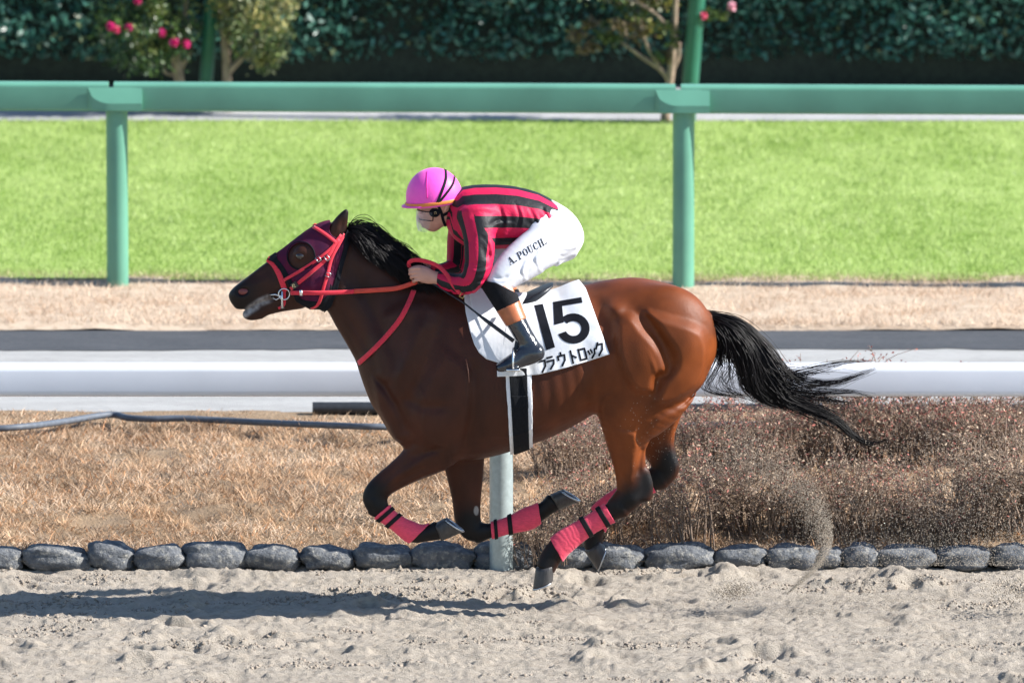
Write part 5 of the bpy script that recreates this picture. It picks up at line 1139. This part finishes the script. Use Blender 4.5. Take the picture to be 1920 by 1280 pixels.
breech = mesh_np('breeches', V, Q, M_BREECH, rider); BB = bvh_of(breech)
# serif lettering on the thigh
SER = {'A': [[(.08, 1), (.45, 0)], [(.45, 0), (.9, 1), 1], [(.25, .65), (.7, .65)], [(-.02, 1), (.28, 1)], [(.68, 1), (1.06, 1)]], '.': [[(.1, .92), (.3, .92), 1]],
       'P': [[(.2, 0), (.2, 1), 1], [(.0, 1), (.45, 1)], [(.0, 0), (.6, 0), (.85, .12), (.85, .42), (.6, .54), (.25, .54)], [(.8, .1), (.8, .45), 1]], 'O': [[(.5, 0), (.15, .2), (.1, .5), (.15, .8), (.5, 1), (.85, .8), (.9, .5), (.85, .2), (.5, 0)], [(.13, .25), (.13, .75), 1], [(.87, .25), (.87, .75), 1]],
       'U': [[(.2, 0), (.2, .75), 1], [(.2, .75), (.4, 1), (.65, 1), (.82, .78), (.82, 0)], [(0, 0), (.4, 0)], [(.65, 0), (1, 0)]], 'C': [[(.88, .3), (.75, .05), (.5, 0), (.15, .2), (.1, .5), (.15, .8), (.5, 1), (.75, .95), (.9, .72)], [(.14, .25), (.14, .75), 1], [(.88, 0), (.88, .3)]],
       'H': [[(.18, 0), (.18, 1), 1], [(.82, 0), (.82, 1), 1], [(.2, .5), (.8, .5)], [(0, 0), (.36, 0)], [(0, 1), (.36, 1)], [(.64, 0), (1, 0)], [(.64, 1), (1, 1)]]}
ex = np.array([.862, -.507]); ey = np.array([.42, .905]); pos = np.array([951.5, 485.0])
for ch in 'A. POUCH.':
    if ch == ' ': pos = pos + ex * 3; continue
    ps = []
    for st_ in SER[ch]:
        thick = 2.2 if st_[-1] == 1 else 1.0
        pts = [np.array(q_) for q_ in st_ if q_ != 1]
        ps += [[pos + ex * p_[0] + ey * p_[1] for p_ in qd] for qd in stroke([np.array([a * 9.2, b * 13.2]) for a, b in pts], thick)]
    decal('letter', ps, BB, .0016, M_INK, breech, 2)
    pos = pos + ex * (5.5 if ch == '.' else 11.3)
# ---- boots and socks
M_BOOT = mat('polished black boot', (.012, .014, .02), .18, var=.3, bump=.5, bscale=28, spec=.7, coat=.4); M_BROWN = mat('brown boot top', (.40, .12, .045), .35, var=.15, bump=.15); M_SOCK = mat('black sock', (.009, .009, .011), .85, var=.3, bump=.3, spec=.15)
for s, d in ((-1, (0, 0)), (1, (-10, -38))):
    yl = (-.42, -.17) if s < 0 else (.17, .42); S_ = lambda pts: [(a + d[0], b + d[1]) for a, b in pts]
    shell(J, 'sock', S_([(895, 524), (930, 530), (966, 548), (988, 562), (930, 588), (900, 575)]), .012, M_SOCK, rider, yl, up=1)
    b_ = shell(J, 'boot', S_([(945, 612), (1000, 588), (1040, 640), (1040, 720), (920, 720), (930, 660)]), .009, M_BOOT, rider, yl, up=1)
    shell(J, 'boot_top', S_([(925, 586), (985, 558), (1002, 590), (942, 615)]), .013, M_BROWN, b_, yl, up=1)
# ---- helmet
M_HELM = mat('pink helmet silk', (.95, .085, .54), .5, var=.06, scale=10, bump=.12, bscale=40, sheen=.15); M_ORANGE = mat('orange band', (.72, .22, .04), .5, var=.1)
hel = empty('helmet', P(812, 390, 0))
H = Grid(P(745, 400, 0) - np.array([0, .16, 0]), P(880, 300, 0) + np.array([0, .16, 0]), .003)
H.ball(P(814, 369, 0), (.132, .112, .137), .01)
X, Y, Z = H.sl(H.lo, H.lo + H.h * H.n)[1]
uu, vv = UV(*np.broadcast_arrays(X, Y * 0, Z))
cut = (vv - (390 - (uu - 757) * .125)) / 400
H.F = np.maximum(H.F, cut).astype(np.float32)
H.blur(1); V, Q = nets(H.F, H.lo, H.h); hel_o = mesh_np('helmet', V, Q, M_HELM, rider)
bpy.data.objects.remove(hel)
HE = bvh_of(hel_o)
m = MB(); top = []; bot = []                                                     # peak
for a in np.linspace(-1.15, 1.15, 17):
    ca, sa = math.cos(a), math.sin(a); c = P(814, 380, 0)
    i_ = c + np.array([-.122 * ca, .106 * sa, .0]); o_ = c + np.array([-.150 * ca - .002, .118 * sa, -.014])
    i_[2] = P(0, 379 + 5 * ca, 0)[2]; o_[2] = P(0, 380 + 7 * ca, 0)[2]; top.append((i_, o_))
m.loft([[i_ + np.array([0, 0, .004]), o_ + np.array([0, 0, .003]), o_ - np.array([0, 0, .003]), i_ - np.array([0, 0, .004])] for i_, o_ in top]); m.build('peak', M_HELM, hel_o)
m = MB(); pts = []
for a in np.linspace(0, 2 * math.pi, 49): 
    c = P(814, 378, 0); pts.append(c + np.array([.1335 * math.cos(a), .1135 * math.sin(a), .0165 * math.cos(a) + .004]))
ribbon(m, pts, [np.array([math.cos(a), math.sin(a), 0]) for a in np.linspace(0, 2 * math.pi, 49)], .016, .002); m.build('band', M_ORANGE, hel_o)
for nm, pts, w_ in (('goggle_strap', [(835, 319), (836, 335), (830, 355), (820, 380)], .012), ('goggle_strap', [(852, 330), (849, 345), (836, 364), (821, 382)], .011)):
    for s in (-1, 1): m = MB(); strap(m, HE, pts, w_, .0018, .002, s, 24); m.build(nm, M_BLK, hel_o)
m = MB(); strap(m, HE, [(801, 322), (800, 345), (801, 372)], .006, .001, .001, -1, 16); m.build('seam', mat('bright pink seam', (.9, .03, .38), .5), hel_o)
JB2 = bvh_of([c for c in rider.children if c.name.startswith('body')][0])
for s in (-1, 1):
    for pts in ([(822, 386), (828, 400), (831, 414), (836, 424)], [(852, 384), (843, 396), (834, 402), (829, 404)]):
        m = MB(); strap(m, JB2, pts, .013, .002, .003, s, 16); m.build('chin_strap', M_BLK, hel_o)
# goggles with clear visor
gog = bpy.data.objects.new('goggles', None)
def face_arc(u_f, v_, hw, depth, n=13, lift=0):
    c = P(u_f, v_, 0); return [c + np.array([depth * (1 - math.cos(a)) / (1 - math.cos(1.35)), hw * math.sin(a) / math.sin(1.35), lift]) for a in np.linspace(-1.35, 1.35, n)]
m = MB(); r0 = face_arc(783, 393, .086, .075, 21); r1 = face_arc(783.5, 409, .086, .07, 21)
m.tube(r0, .005, 6); m.tube([*r1[:3]], .005, 6); 
gm = MB(); gm.loft([r0, [p + np.array([.003, 0, 0]) for p in r0]], close=False, caps=False)
frame = MB(); frame.tube(r0 + r1[::-1] + [r0[0]], .0028, 6, caps=False); gobj = frame.build('goggles', M_BLK, rider)
def glass_mat(name, tint, a):
    m_, t, b = node_mat(name); L = t.links.new; tr = t.nodes.new('ShaderNodeBsdfTransparent'); tr.inputs[0].default_value = (*tint, 1)
    b.inputs['Base Color'].default_value = (*tint, 1); b.inputs['Roughness'].default_value = .08; ms = t.nodes.new('ShaderNodeMixShader')
    lw = t.nodes.new('ShaderNodeLayerWeight'); lw.inputs[0].default_value = .25
    mm = t.nodes.new('ShaderNodeMath'); mm.operation = 'ADD'; mm.inputs[1].default_value = a; mm.use_clamp = True
    L(lw.outputs['Facing'], mm.inputs[0]); L(mm.outputs[0], ms.inputs[0]); L(tr.outputs[0], ms.inputs[1]); L(b.outputs[0], ms.inputs[2]); L(ms.outputs[0], t.nodes['Material Output'].inputs[0]); return m_
M_VIS = glass_mat('clear visor', (.94, .96, .98), .03)
m = MB(); m.loft([face_arc(780.5, 393, .088, .078, 21), face_arc(779.5, 408, .088, .07, 21), face_arc(781.5, 424, .078, .058, 21), face_arc(784, 432, .06, .04, 21)], close=False, caps=False); m.build('visor', M_VIS, gobj)
for s in (-1, 1):
    m = MB(); c, n_ = cast(JB2, 815, 398, s, .006); m.ball(c, (.026, .006, .022), 14, 8); cup = m.build('goggle_cup', M_BLK, gobj)
    m = MB(); m.tube([c + np.array([x, s * .007, z]) for x, z in ((-.002, .004), (.006, .006), (.008, -.004), (0, -.006), (-.002, .004))], .0016, 5); m.build('goggle_clip', M_GOLD, cup)
# pale bandage tape on the far wrist, name-band on the near
m = MB(); wc = [P(814, 508.5, .122), P(806, 507, .121)]; m.tube(wc, [.035, .033], 18); m.build('wristband', M_RED, rider)
# whip
whip = MB(); w0 = P(806, 528, -.122); whip.tube(resample([w0, P(830, 543, -.16), P(870, 568, -.24), P(905, 596, -.3), P(963, 639, -.345)], 20), [.0045] * 11 + [.005, .007, .009, .0095, .0095, .0095, .0095, .0095, .0105], 8)
whip.build('whip', M_LEATH, None, label='thin black riding whip held along the jockey\'s lower leg', cat='whip')
